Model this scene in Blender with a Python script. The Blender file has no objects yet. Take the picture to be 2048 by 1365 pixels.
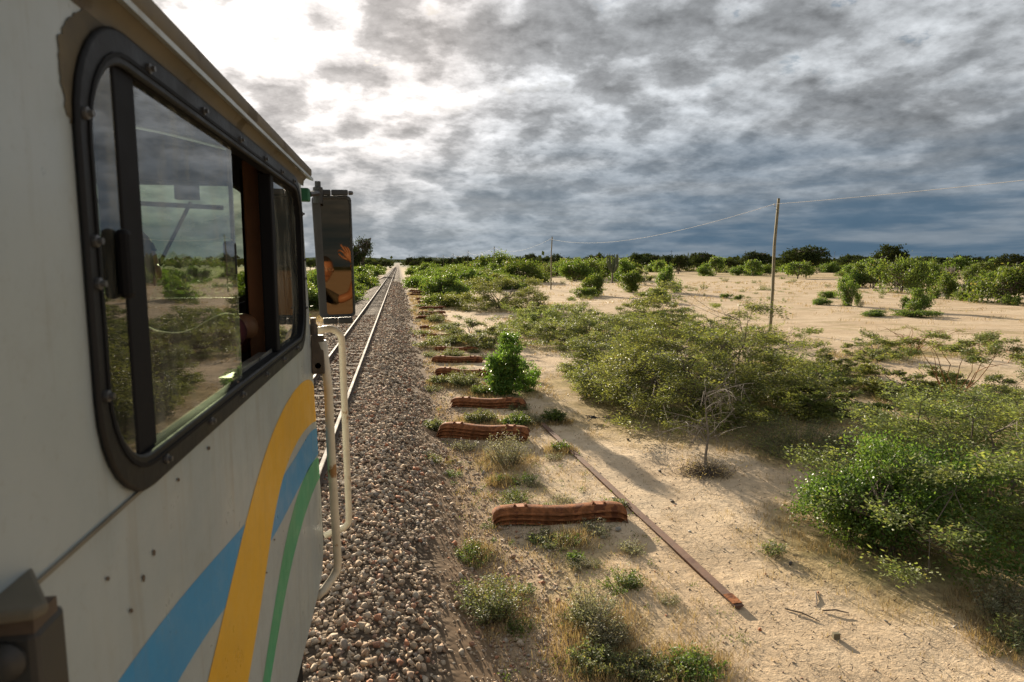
import bpy, bmesh, math, random
import numpy as np
from mathutils import Vector, geometry
R = math.radians
scene = bpy.context.scene
COL = scene.collection
rng = np.random.default_rng(7)
random.seed(7)

# ------------------------------------------------------------------ camera
CAM = np.array([1.72, 0.0, 3.62]); FPX = 1308.0
YAW, PIT = R(9.78), R(6.85)
cd = bpy.data.cameras.new('camera'); cam = bpy.data.objects.new('camera', cd); COL.objects.link(cam)
cam.location = CAM; cam.rotation_euler = (math.pi/2 - PIT, 0, -YAW)
cd.sensor_width = 36; cd.lens = FPX/2048*36; cd.clip_start = 0.05; cd.clip_end = 20000
cd.dof.use_dof = True; cd.dof.focus_distance = 9.0; cd.dof.aperture_fstop = 7.0
scene.camera = cam
_fw = np.array([math.sin(YAW)*math.cos(PIT), math.cos(YAW)*math.cos(PIT), -math.sin(PIT)])
_rt = np.array([math.cos(YAW), -math.sin(YAW), 0]); _up = np.cross(_rt, _fw)
def G(px, py, z=0.0):
    """ground point seen at a photograph position"""
    d = _fw*FPX + _rt*(px-1024) + _up*(682.5-py)
    return CAM + d*(z-CAM[2])/d[2]
def depth(p): return float((np.asarray(p)-CAM) @ _fw)
def span(px, p): return px/FPX*depth(p)

# ------------------------------------------------------------------ light
SUN_AZ, SUN_EL = R(-9.5), R(13.5)
SDIR = Vector((math.sin(SUN_AZ)*math.cos(SUN_EL), math.cos(SUN_AZ)*math.cos(SUN_EL), math.sin(SUN_EL)))
sl = bpy.data.lights.new('sun', 'SUN'); sl.energy = 5.0; sl.angle = R(0.6); sl.color = (1.0, 0.865, 0.67)
so = bpy.data.objects.new('sun', sl); COL.objects.link(so)
so.rotation_euler = SDIR.to_track_quat('Z', 'Y').to_euler()
scene.view_settings.view_transform = 'Standard'; scene.view_settings.look = 'None'
scene.view_settings.exposure = 1.27; scene.view_settings.gamma = 1.0
scene.view_settings.use_curve_mapping = False

class NT:
    def __init__(s, tree): s.t = tree
    def n(s, kind, **kw):
        nd = s.t.nodes.new(kind)
        for k, v in kw.items():
            if k.startswith('i_'):
                nd.inputs[k[2:].replace('_', ' ')].default_value = v
            else: setattr(nd, k, v)
        return nd
    def l(s, a, b): s.t.links.new(a, b)
    def val(s, sock, v):
        if hasattr(v, 'is_output') or isinstance(v, bpy.types.NodeSocket): s.l(v, sock)
        else: sock.default_value = v
    def m(s, op, a, b=None, c=None, clamp=False):
        nd = s.n('ShaderNodeMath', operation=op, use_clamp=clamp)
        for i, v in enumerate((a, b, c)):
            if v is not None: s.val(nd.inputs[i], v)
        return nd.outputs[0]
    def mix(s, f, a, b, blend='MIX'):
        nd = s.n('ShaderNodeMix', data_type='RGBA', blend_type=blend)
        s.val(nd.inputs[0], f)
        for i, v in ((6, a), (7, b)):
            if isinstance(v, (tuple, list)): nd.inputs[i].default_value = (*v[:3], 1)
            else: s.l(v, nd.inputs[i])
        return nd.outputs[2]
    def ramp(s, f, lo, hi, a=0.0, b=1.0, smooth=True):
        nd = s.n('ShaderNodeMapRange'); nd.interpolation_type = 'SMOOTHSTEP' if smooth else 'LINEAR'
        s.val(nd.inputs[0], f)
        for i, v in enumerate((lo, hi, a, b)): nd.inputs[i+1].default_value = v
        return nd.outputs[0]
    def noise(s, vec, scale, detail=4, rough=0.55, dim='3D', dist=0.0):
        nd = s.n('ShaderNodeTexNoise', noise_dimensions=dim)
        if vec is not None: s.l(vec, nd.inputs['Vector'])
        nd.inputs['Scale'].default_value = scale; nd.inputs['Detail'].default_value = detail
        nd.inputs['Roughness'].default_value = rough; nd.inputs['Distortion'].default_value = dist
        return nd.outputs[0]
    def comb(s, x, y, z):
        nd = s.n('ShaderNodeCombineXYZ')
        for i, v in enumerate((x, y, z)): s.val(nd.inputs[i], v)
        return nd.outputs[0]

world = bpy.data.worlds.new('World'); scene.world = world; world.use_nodes = True
SEED = 4.37; HZ = 3.324
def build_sky():
    t = NT(world.node_tree); world.node_tree.nodes.clear()
    out = t.n('ShaderNodeOutputWorld'); bg = t.n('ShaderNodeBackground'); bg.inputs[1].default_value = 0.1
    t.l(bg.outputs[0], out.inputs[0])
    sky = t.n('ShaderNodeTexSky', sky_type='NISHITA'); sky.sun_disc = False
    sky.sun_elevation = SUN_EL; sky.sun_rotation = SUN_AZ
    tc = t.n('ShaderNodeTexCoord'); sep = t.n('ShaderNodeSeparateXYZ'); t.l(tc.outputs['Generated'], sep.inputs[0])
    X, Y, Z = sep.outputs
    zp = t.m('ADD', t.m('MAXIMUM', Z, 0.0), 0.36)
    u, v, w = t.m('DIVIDE', X, zp), t.m('DIVIDE', Y, zp), t.m('DIVIDE', t.m('MULTIPLY', t.m('MAXIMUM', Z, 0.0), 1.55), zp)
    p = t.comb(u, v, t.m('ADD', w, SEED))
    pb = t.comb(t.m('ADD', u, SDIR.x*.030), t.m('ADD', v, SDIR.y*.030), t.m('ADD', w, SEED-.012))
    big = t.noise(p, 2.6, 3, 0.5)
    puff = t.noise(p, 8.0, 9, 0.58); puffb = t.noise(pb, 8.0, 9, 0.58)
    rip = t.noise(p, 17.0, 4, 0.5)
    streak = t.noise(t.comb(t.m('MULTIPLY', u, 0.5), t.m('MULTIPLY', v, 0.5), t.m('MULTIPLY', w, 3.0)), 4.0, 6, 0.55)
    thick = t.m('ADD', t.m('MULTIPLY', big, 0.50), t.m('ADD', t.m('MULTIPLY', puff, 0.90), t.m('MULTIPLY', rip, 0.16)))
    thick = t.ramp(thick, 0.69, 0.87)            # 0 thin .. 1 thick
    rim = t.m('MULTIPLY', t.m('SUBTRACT', puff, puffb), 2.4)
    dp = t.n('ShaderNodeVectorMath', operation='DOT_PRODUCT'); t.l(tc.outputs['Generated'], dp.inputs[0])
    s2 = Vector((math.sin(SUN_AZ-0.12)*math.cos(SUN_EL+0.12), math.cos(SUN_AZ-0.12)*math.cos(SUN_EL+0.12), math.sin(SUN_EL+0.12)))
    dp.inputs[1].default_value = s2
    c = t.m('MAXIMUM', dp.outputs['Value'], 0.0)
    glow = t.m('POWER', c, 26.0); wide = t.m('POWER', c, 6.0)
    # luminance of cloud: thin cloud passes more of the sun's light, thick cloud less
    thin_l = t.m('ADD', t.m('ADD', t.m('MULTIPLY', glow, 0.16), t.m('MULTIPLY', wide, 0.34)), 0.31)
    thick_l = t.m('ADD', t.m('ADD', t.m('MULTIPLY', glow, 0.07), t.m('MULTIPLY', wide, 0.11)), 0.145)
    ln = t.n('ShaderNodeMix', data_type='FLOAT'); t.l(thick, ln.inputs[0]); t.l(thin_l, ln.inputs[2]); t.l(thick_l, ln.inputs[3])
    lum = t.m('MULTIPLY', ln.outputs[0], t.m('ADD', 1.0, rim, clamp=False))
    lum = t.m('MAXIMUM', lum, 0.03)
    tint = t.mix(t.ramp(t.m('ADD', glow, t.m('MULTIPLY', wide, 0.25)), 0.0, 0.45), (0.92, 0.965, 1.01), (1.05, 0.985, 0.945))
    lumc = t.n('ShaderNodeCombineColor')
    for i in range(3): t.l(lum, lumc.inputs[i])
    cl = t.mix(1.0, lumc.outputs[0], tint, 'MULTIPLY')
    # a rain-dark bank low over the plain
    elev = t.m('MAXIMUM', Z, 0.0)
    low = t.ramp(t.m('ADD', elev, t.m('MULTIPLY', t.m('SUBTRACT', streak, 0.5), 0.15)), 0.02, 0.25, 1.0, 0.0)
    away = t.ramp(c, 0.62, 1.0, 1.0, 0.12)
    storm = t.mix(t.ramp(streak, 0.40, 0.68), (0.042, 0.076, 0.114), (0.105, 0.132, 0.160))
    storm = t.mix(t.ramp(c, 0.72, 1.0), storm, t.mix(t.ramp(streak, 0.35, 0.7), (0.098, 0.130, 0.155), (0.175, 0.200, 0.215)))
    cl = t.mix(t.m('MULTIPLY', low, t.m('ADD', 0.55, t.m('MULTIPLY', away, 0.42)), clamp=True), cl, storm)
    sc = t.n('ShaderNodeVectorMath', operation='SCALE'); t.l(cl, sc.inputs[0]); sc.inputs['Scale'].default_value = 10.0*0.78
    gap = t.m('MULTIPLY', t.ramp(puff, 0.31, 0.40, 1.0, 0.0), t.ramp(Z, 0.20, 0.30))
    skyc = t.n('ShaderNodeVectorMath', operation='SCALE'); t.l(sky.outputs[0], skyc.inputs[0]); skyc.inputs['Scale'].default_value = 0.34
    t.l(t.mix(t.m('MULTIPLY', gap, 0.80), sc.outputs[0], skyc.outputs[0]), bg.inputs[0])
build_sky()

# ------------------------------------------------------------------ helpers
def tag(o, label=None, cat=None, group=None, kind=None):
    if label: o['label'] = label
    if cat: o['category'] = cat
    if group: o['group'] = group
    if kind: o['kind'] = kind
    return o
def empty(name, loc=(0, 0, 0), rz=0.0, sc=None):
    o = bpy.data.objects.new(name, None); COL.objects.link(o); o.location = loc; o.rotation_euler = (0, 0, rz)
    if sc is not None: o.scale = sc if hasattr(sc, '__len__') else (sc, sc, sc)
    o.empty_display_size = 0.2
    return o
def link(name, me, parent=None, mat=None):
    o = bpy.data.objects.new(name, me); COL.objects.link(o)
    if parent is not None: o.parent = parent
    if mat is not None and not len(me.materials): me.materials.append(mat)
    return o
def np_mesh(name, V, F, mat=None, smooth=False):
    V = np.asarray(V, dtype=np.float32); F = np.asarray(F, dtype=np.int32); k = F.shape[1]
    me = bpy.data.meshes.new(name)
    me.vertices.add(len(V)); me.vertices.foreach_set('co', V.ravel())
    me.loops.add(F.size); me.loops.foreach_set('vertex_index', F.ravel())
    me.polygons.add(len(F)); me.polygons.foreach_set('loop_start', np.arange(0, F.size, k, dtype=np.int32))
    me.polygons.foreach_set('loop_total', np.full(len(F), k, dtype=np.int32))
    if smooth: me.polygons.foreach_set('use_smooth', np.ones(len(F), dtype=bool))
    me.update(calc_edges=True); me.validate()
    if mat: me.materials.append(mat)
    return me
class MB:
    """collects shapes for ONE mesh"""
    def __init__(s): s.v = []; s.f = []
    def add(s, V, F):
        b = len(s.v); s.v += [tuple(map(float, p)) for p in V]; s.f += [tuple(int(i)+b for i in q) for q in F]; return s
    def box(s, x0, x1, y0, y1, z0, z1):
        V = [(x, y, z) for x in (x0, x1) for y in (y0, y1) for z in (z0, z1)]
        return s.add(V, [(0, 1, 3, 2), (4, 6, 7, 5), (0, 4, 5, 1), (2, 3, 7, 6), (0, 2, 6, 4), (1, 5, 7, 3)])
    def tube(s, P, r, n=8, caps=True):
        P = [Vector(p) for p in P]; rr = r if hasattr(r, '__len__') else [r]*len(P)
        V = []; F = []; prev = None
        for i, p in enumerate(P):
            d = (P[min(i+1, len(P)-1)] - P[max(i-1, 0)]).normalized()
            if prev is None: a = d.orthogonal().normalized()
            else:
                a = prev - d*prev.dot(d)
                a = a.normalized() if a.length > 1e-5 else d.orthogonal().normalized()
            prev = a; b = d.cross(a)
            for k in range(n):
                w = 2*math.pi*k/n; V.append(p + (a*math.cos(w) + b*math.sin(w))*rr[i])
        for i in range(len(P)-1):
            for k in range(n): F.append((i*n+k, i*n+(k+1) % n, (i+1)*n+(k+1) % n, (i+1)*n+k))
        if caps: F.append(tuple(range(n))[::-1]); F.append(tuple((len(P)-1)*n+k for k in range(n)))
        return s.add(V, F)
    def lathe(s, prof, c, axis='z', n=16):
        V = []; F = []
        for r, h in prof:
            for k in range(n):
                w = 2*math.pi*k/n; a, b = r*math.cos(w), r*math.sin(w)
                p = {'z': (a, b, h), 'x': (h, a, b), 'y': (a, h, b)}[axis]
                V.append((p[0]+c[0], p[1]+c[1], p[2]+c[2]))
        for i in range(len(prof)-1):
            for k in range(n): F.append((i*n+k, i*n+(k+1) % n, (i+1)*n+(k+1) % n, (i+1)*n+k))
        F.append(tuple(range(n))[::-1]); F.append(tuple((len(prof)-1)*n+k for k in range(n)))
        return s.add(V, F)
    def mesh(s, name, mat=None, smooth=False):
        me = bpy.data.meshes.new(name); me.from_pydata(s.v, [], s.f)
        bm = bmesh.new(); bm.from_mesh(me); bmesh.ops.recalc_face_normals(bm, faces=bm.faces); bm.to_mesh(me); bm.free()
        if mat: me.materials.append(mat)
        if smooth:
            for p in me.polygons: p.use_smooth = True
            if smooth == 'auto':
                try: me.set_sharp_from_angle(angle=R(40))
                except Exception: pass
        return me
    def build(s, name, mat=None, parent=None, smooth=False, bevel=0.0):
        o = link(name, s.mesh(name, mat, smooth), parent)
        if bevel:
            m = o.modifiers.new('bevel', 'BEVEL'); m.width = bevel; m.segments = 2; m.limit_method = 'ANGLE'; m.angle_limit = R(40)
        return o
def rrect(y0, y1, z0, z1, r, n=8):
    P = []
    for cy, cz, a0 in ((y1-r, z1-r, 0), (y0+r, z1-r, 90), (y0+r, z0+r, 180), (y1-r, z0+r, 270)):
        for k in range(n+1):
            a = R(a0+90*k/n); P.append((cy+r*math.cos(a), cz+r*math.sin(a)))
    return P
def poly_holes(outer, holes, to3d):
    loops = [[Vector((a, b, 0)) for a, b in L] for L in [outer]+holes]
    tris = geometry.tessellate_polygon(loops)
    return [to3d(v.x, v.y) for L in loops for v in L], tris
def ring(outer, inner, x0, x1):
    """closed ring of equal-length outlines between two x planes"""
    n = len(outer); V = [(x, *p) for x, L in ((x1, outer), (x1, inner), (x0, inner), (x0, outer)) for p in L]
    F = []
    for a, b in ((0, 1), (1, 2), (2, 3), (3, 0)):
        for k in range(n): F.append((a*n+k, a*n+(k+1) % n, b*n+(k+1) % n, b*n+k))
    return V, F
def vnoise(x, y, seed=0):
    xi, yi = np.floor(x).astype(np.int64), np.floor(y).astype(np.int64); fx, fy = x-xi, y-yi
    fx = fx*fx*(3-2*fx); fy = fy*fy*(3-2*fy)
    def h(a, b):
        n = (a*374761393 + b*668265263 + seed*974711) & 0x7fffffff
        n = ((n ^ (n >> 13))*1274126177) & 0x7fffffff
        return ((n ^ (n >> 16)) & 0xffff)/65535.0
    return (h(xi, yi)*(1-fx)+h(xi+1, yi)*fx)*(1-fy) + (h(xi, yi+1)*(1-fx)+h(xi+1, yi+1)*fx)*fy
def fbm(x, y, seed=0, o=4):
    s = 0; a = 0.5
    for k in range(o): s = s + a*vnoise(x*2**k, y*2**k, seed+k); a *= 0.5
    return s

# ------------------------------------------------------------------ materials
def material(name):
    m = bpy.data.materials.new(name); m.use_nodes = True; t = NT(m.node_tree)
    return m, t, m.node_tree.nodes['Principled BSDF']
def simple(name, col, rough=0.6, metal=0.0, var=0.25, scale=8.0, bump=0.0, col2=None, cov=0.5, spec=0.5, coat=0.0):
    m, t, b = material(name)
    tc = t.n('ShaderNodeTexCoord').outputs['Object']
    n = t.noise(tc, scale, 6, 0.6)
    c = t.mix(t.ramp(n, 0.3, 0.7), tuple(x*(1-var) for x in col), tuple(min(1, x*(1+var)) for x in col))
    if col2:
        n2 = t.noise(tc, scale*0.6, 7, 0.65)
        c = t.mix(t.ramp(n2, cov, cov+0.06), c, col2)
    t.l(c, b.inputs['Base Color'])
    t.l(t.ramp(n, 0.2, 0.8, max(0.02, rough-0.1), min(1, rough+0.1)), b.inputs['Roughness'])
    b.inputs['Metallic'].default_value = metal; b.inputs['Specular IOR Level'].default_value = spec
    b.inputs['Coat Weight'].default_value = coat
    if bump:
        bp = t.n('ShaderNodeBump'); bp.inputs['Strength'].default_value = bump; bp.inputs['Distance'].default_value = 0.01
        t.l(t.noise(tc, scale*4, 5, 0.6), bp.inputs['Height']); t.l(bp.outputs[0], b.inputs['Normal'])
    return m
def leaf_mat(name, a, b_, c=None, trans=0.48, rough=0.55, cfrac=0.9, spec=0.3, warm=.62):
    m, t, b = material(name)
    g = t.n('ShaderNodeNewGeometry'); oi = t.n('ShaderNodeObjectInfo')
    col = t.mix(g.outputs['Random Per Island'], a, b_)
    if c: col = t.mix(t.ramp(g.outputs['Random Per Island'], cfrac, cfrac+0.02), col, c)
    tc = t.n('ShaderNodeTexCoord').outputs['Object']
    col = t.mix(t.ramp(t.noise(tc, 2.2, 3), 0.35, 0.7, 0.0, 0.55), col, tuple(x*y for x, y in zip(b_, (1.25, 1.1, 0.9))))
    hs = t.n('ShaderNodeHueSaturation'); t.l(col, hs.inputs['Color'])
    t.l(t.ramp(oi.outputs['Random'], 0, 1, 0.485, 0.512, False), hs.inputs['Hue'])
    t.l(t.ramp(oi.outputs['Random'], 0, 1, 0.85, 1.15, False), hs.inputs['Value'])
    col = hs.outputs[0]
    t.l(col, b.inputs['Base Color']); b.inputs['Roughness'].default_value = rough; b.inputs['Specular IOR Level'].default_value = spec
    tr = t.n('ShaderNodeBsdfTranslucent')
    t.l(t.mix(1.0, col, (1.25, 1.22, warm), 'MULTIPLY'), tr.inputs[0])
    mx = t.n('ShaderNodeMixShader'); mx.inputs[0].default_value = trans
    t.l(b.outputs[0], mx.inputs[1]); t.l(tr.outputs[0], mx.inputs[2])
    t.l(mx.outputs[0], m.node_tree.nodes['Material Output'].inputs[0])
    return m

M = {}
M['acacia'] = leaf_mat('acacia_leaf', (0.125, 0.168, 0.060), (0.225, 0.262, 0.104), (0.19, 0.15, 0.09), cfrac=0.95)
M['leafy'] = leaf_mat('bright_leaf', (0.068, 0.145, 0.030), (0.130, 0.215, 0.060), (0.26, 0.24, 0.04), cfrac=0.97, rough=0.42)
M['vivid'] = leaf_mat('vivid_leaf', (0.075, 0.170, 0.034), (0.138, 0.265, 0.060), (0.32, 0.36, 0.08), cfrac=.95, trans=.5, rough=.4)
M['scrub'] = leaf_mat('scrub_leaf', (0.070, 0.125, 0.026), (0.135, 0.195, 0.050), (0.23, 0.20, 0.08), cfrac=0.93)
M['weed'] = leaf_mat('weed_leaf', (0.105, 0.145, 0.065), (0.185, 0.215, 0.110), (0.30, 0.27, 0.15), cfrac=0.85)
M['greyweed'] = leaf_mat('grey_weed_leaf', (0.150, 0.170, 0.105), (0.260, 0.260, 0.170), (0.36, 0.33, 0.22), cfrac=0.8, warm=.8)
M['dark_tree'] = leaf_mat('far_tree_leaf', (0.030, 0.046, 0.018), (0.055, 0.075, 0.028), trans=0.2, rough=.9, spec=.03)
M['straw'] = leaf_mat('straw', (0.30, 0.235, 0.120), (0.44, 0.36, 0.200), (0.17, 0.12, 0.06), cfrac=0.75, trans=0.3, warm=.85)
M['twig'] = simple('twig_bark', (0.13, 0.10, 0.075), 0.85, scale=20)
M['pale_twig'] = simple('bleached_twig', (0.22, 0.19, 0.155), 0.85, scale=25)
M['bark'] = simple('tree_bark', (0.16, 0.13, 0.10), 0.9, scale=6)
M['orange_bark'] = simple('orange_bark', (0.30, 0.15, 0.06), 0.8, scale=12)
M['pole'] = simple('weathered_pole', (0.20, 0.17, 0.10), 0.85, scale=9, bump=0.4)
M['rust'] = simple('rusty_steel', (0.250, 0.098, 0.040), 0.92, 0.0, 0.45, 9, 0.9, (0.14, 0.052, 0.026), 0.52, spec=.15)
M['rust_bright'] = simple('orange_rust', (0.36, 0.12, 0.035), 0.75, 0.0, 0.3, 18, 0.2)
M['rust_rail'] = simple('rust_brown_rail', (0.155, 0.082, 0.052), 0.85, 0.0, 0.3, 5, 0.3, (0.12, 0.055, 0.035), 0.58)
M['rail_side'] = simple('rail_steel', (0.10, 0.07, 0.052), 0.75, 0.0, 0.25, 5, spec=.2)
M['rail_top'] = simple('rail_head_steel', (0.20, 0.17, 0.145), 0.75, 0.0, 0.12, 3, spec=.08)
M['track_sleeper'] = simple('dusty_steel_sleeper', (0.13, 0.105, 0.082), 0.9, 0.0, 0.25, 6, 0.2, (0.15, 0.095, 0.06), 0.5, spec=.08)
M['black_rubber'] = simple('black_rubber', (0.010, 0.0105, 0.0115), 0.55, 0.0, 0.3, 9, 0.15, spec=.25)
M['black'] = simple('black_metal', (0.010, 0.010, 0.011), 0.7, 0.0, 0.2, 6, spec=.1)
M['grey_metal'] = simple('dull_grey_metal', (0.20, 0.19, 0.175), 0.5, 0.5, 0.2, 8)
M['mirror_case'] = simple('mirror_case_grey', (0.035, 0.035, 0.034), 0.5, 0.2, 0.2, 10)
M['brown_plate'] = simple('rust_stained_plate', (0.085, 0.066, 0.048), 0.65, 0.2, 0.3, 14, 0.2)
M['green_paint'] = simple('green_paint', (0.012, 0.12, 0.05), 0.5, 0.0, 0.2, 9)
M['rail_paint'] = simple('chipped_cream_paint', (0.60, 0.53, 0.40), 0.45, 0.0, 0.10, 10, 0.1, (0.30, 0.15, 0.05), 0.585)
M['chip'] = simple('bare_brown_primer', (0.075, 0.052, 0.035), 0.7, scale=30)
M['inside'] = simple('cab_inside_grey', (0.055, 0.06, 0.062), 0.7)
M['wood'] = simple('brown_cab_pillar', (0.20, 0.085, 0.035), 0.55, scale=5)
M['alu'] = simple('bright_sill_channel', (0.28, 0.28, 0.27), 0.35, 0.8, 0.15, 12)
M['primer'] = simple('bare_tan_patch', (0.085, 0.072, 0.045), 0.8, 0.0, 0.3, 12)
M['skin'] = simple('dark_skin', (0.30, 0.145, 0.078), 0.5, 0.0, 0.12, 6)
M['shirt'] = simple('maroon_cloth', (0.085, 0.022, 0.026), 0.85, 0.0, 0.2, 10)
M['shirt2'] = simple('dark_olive_cloth', (0.05, 0.045, 0.03), 0.85, 0.0, 0.2, 10)
M['trousers'] = simple('dark_trouser_cloth', (0.03, 0.03, 0.04), 0.85)
M['hair'] = simple('black_hair', (0.012, 0.010, 0.009), 0.8)
M['eye'] = simple('eye_white', (0.6, 0.55, 0.5), 0.3)
M['wire'] = simple('bright_wire', (0.55, 0.52, 0.48), 0.8, 0.0, 0.05, spec=.05)
M['insulator'] = simple('white_insulator', (0.75, 0.73, 0.70), 0.25)
M['rock_pale'] = simple('pale_rock', (0.36, 0.33, 0.29), 0.85, scale=12, bump=0.4)
M['rock_dark'] = simple('dark_rock', (0.10, 0.085, 0.07), 0.85, scale=12, bump=0.4)
M['cactus'] = simple('candelabra_stem', (0.10, 0.12, 0.07), 0.8)
M['mast'] = simple('grey_mast', (0.10, 0.11, 0.12), 0.8)
M['charred'] = simple('charred_wood', (0.03, 0.028, 0.028), 0.9)

def paint(name, c1, c2, dirt=1.0):
    m, t, b = material(name)
    tc = t.n('ShaderNodeTexCoord').outputs['Object']
    c = t.mix(t.ramp(t.noise(tc, 1.6, 6, 0.6), 0.3, 0.7), c1, c2)
    mp = t.n('ShaderNodeMapping'); t.l(tc, mp.inputs[0]); mp.inputs['Scale'].default_value = (9, 9, 0.7)
    st = t.noise(mp.outputs[0], 2.5, 6, 0.65)
    c = t.mix(t.ramp(st, 0.50, 0.75, 0.0, 0.42*dirt), c, (0.20, 0.175, 0.125))
    mp2 = t.n('ShaderNodeMapping'); t.l(tc, mp2.inputs[0]); mp2.inputs['Scale'].default_value = (22, 22, 1.1)
    run = t.noise(mp2.outputs[0], 1.7, 3, 0.5); c = t.mix(t.ramp(run, 0.66, 0.74, 0.0, 0.30*dirt), c, (0.17, 0.09, 0.045))
    sp = t.noise(tc, 30, 3, 0.5); c = t.mix(t.ramp(sp, 0.755, 0.785, 0.0, 0.8), c, (0.10, 0.07, 0.045))
    sm = t.noise(tc, 4.5, 8, 0.7); c = t.mix(t.ramp(sm, 0.52, 0.72, 0.0, 0.28*dirt), c, (0.22, 0.20, 0.15))
    c = t.mix(t.ramp(t.noise(tc, 60, 4, 0.7), 0.55, 0.75, 0.0, 0.22), c, (0.20, 0.18, 0.14))
    t.l(c, b.inputs['Base Color']); t.l(t.ramp(sm, 0.3, 0.7, 0.26, 0.50), b.inputs['Roughness'])
    bp = t.n('ShaderNodeBump'); bp.inputs['Strength'].default_value = 0.25; bp.inputs['Distance'].default_value = 0.03
    t.l(t.noise(tc, 2.6, 2), bp.inputs['Height']); t.l(bp.outputs[0], b.inputs['Normal'])
    return m
M['cream'] = paint('dirty_cream_paint', (0.275, 0.325, 0.335), (0.345, 0.390, 0.394))
M['blue'] = paint('blue_stripe_paint', (0.002, 0.215, 0.46), (0.003, 0.240, 0.50), .35)
M['yellow'] = paint('yellow_stripe_paint', (0.62, 0.330, 0.003), (0.68, 0.37, 0.005), .4)
M['green'] = paint('green_stripe_paint', (0.016, 0.27, 0.12), (0.022, 0.31, 0.15), .35)
def glass(name='dusty_glass', tint=(0.62, 0.70, 0.64, 1), dust=(.04, .26)):
    m = bpy.data.materials.new(name); m.use_nodes = True; t = NT(m.node_tree); m.node_tree.nodes.clear()
    out = t.n('ShaderNodeOutputMaterial'); tr = t.n('ShaderNodeBsdfTransparent'); tr.inputs[0].default_value = tint
    gl = t.n('ShaderNodeBsdfGlossy'); gl.inputs['Roughness'].default_value = 0.015; gl.inputs[0].default_value = (0.95, 0.95, 0.95, 1)
    fr = t.n('ShaderNodeFresnel'); fr.inputs[0].default_value = 1.75
    mx = t.n('ShaderNodeMixShader'); t.l(fr.outputs[0], mx.inputs[0]); t.l(tr.outputs[0], mx.inputs[1]); t.l(gl.outputs[0], mx.inputs[2])
    df = t.n('ShaderNodeBsdfDiffuse'); df.inputs[0].default_value = (0.42, 0.43, 0.36, 1)
    tc = t.n('ShaderNodeTexCoord').outputs['Object']
    mp = t.n('ShaderNodeMapping'); t.l(tc, mp.inputs[0]); mp.inputs['Scale'].default_value = (1, 5, 1.6)
    d = t.m('ADD', t.ramp(t.noise(mp.outputs[0], 3.2, 5, 0.6), 0.42, 0.75, dust[0], dust[1]), t.ramp(t.noise(tc, 90, 2), 0.70, 0.74, 0.0, 0.15))
    mx2 = t.n('ShaderNodeMixShader'); t.l(d, mx2.inputs[0]); t.l(mx.outputs[0], mx2.inputs[1]); t.l(df.outputs[0], mx2.inputs[2])
    t.l(mx2.outputs[0], out.inputs[0]); return m
M['glass'] = glass()
M['windscreen'] = glass('dirty_windscreen_glass', (0.44, 0.50, 0.36, 1), (.12, .45))
def mirror_glass():
    m, t, b = material('mirror_glass'); b.inputs['Metallic'].default_value = 1; b.inputs['Base Color'].default_value = (0.135, 0.090, 0.052, 1)
    tc = t.n('ShaderNodeTexCoord').outputs['Object']
    t.l(t.ramp(t.noise(tc, 20, 4), 0.4, 0.8, 0.012, 0.05), b.inputs['Roughness']); return m
M['mirror'] = mirror_glass()
def stone_mat(name, tint=(1, 1, 1)):
    m, t, b = material(name)
    g = t.n('ShaderNodeNewGeometry'); oi = t.n('ShaderNodeObjectInfo')
    r = t.m('FRACT', t.m('ADD', g.outputs['Random Per Island'], oi.outputs['Random']))
    cr = t.n('ShaderNodeValToRGB'); t.l(r, cr.inputs[0]); e = cr.color_ramp.elements
    e[0].position = 0; e[0].color = (0.30, 0.24, 0.18, 1); e[1].position = 1; e[1].color = (0.52, 0.43, 0.33, 1)
    for p, c in ((0.15, (0.43, 0.335, 0.245)), (0.4, (0.38, 0.335, 0.28)), (0.6, (0.47, 0.36, 0.255)), (0.78, (0.37, 0.255, 0.18)), (0.84, (0.26, 0.235, 0.21)), (0.97, (0.38, 0.165, 0.09))):
        q = e.new(p); q.color = (*c, 1)
    tc = t.n('ShaderNodeTexCoord').outputs['Object']; n = t.noise(tc, 45, 4, 0.65)
    c = t.mix(1.0, cr.outputs[0], t.mix(t.ramp(n, 0.3, 0.7), (0.72*tint[0], 0.72*tint[1], 0.72*tint[2]), (1.22*tint[0], 1.2*tint[1], 1.15*tint[2])), 'MULTIPLY')
    t.l(c, b.inputs['Base Color']); b.inputs['Roughness'].default_value = 0.9; b.inputs['Specular IOR Level'].default_value = .15
    bp = t.n('ShaderNodeBump'); bp.inputs['Strength'].default_value = 0.35; bp.inputs['Distance'].default_value = 0.006
    t.l(t.noise(tc, 70, 3), bp.inputs['Height']); t.l(bp.outputs[0], b.inputs['Normal']); return m
M['stone'] = stone_mat('ballast_stone')
M['pebble'] = stone_mat('pebble_stone', (1.0, 1.0, 1.0))

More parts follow.
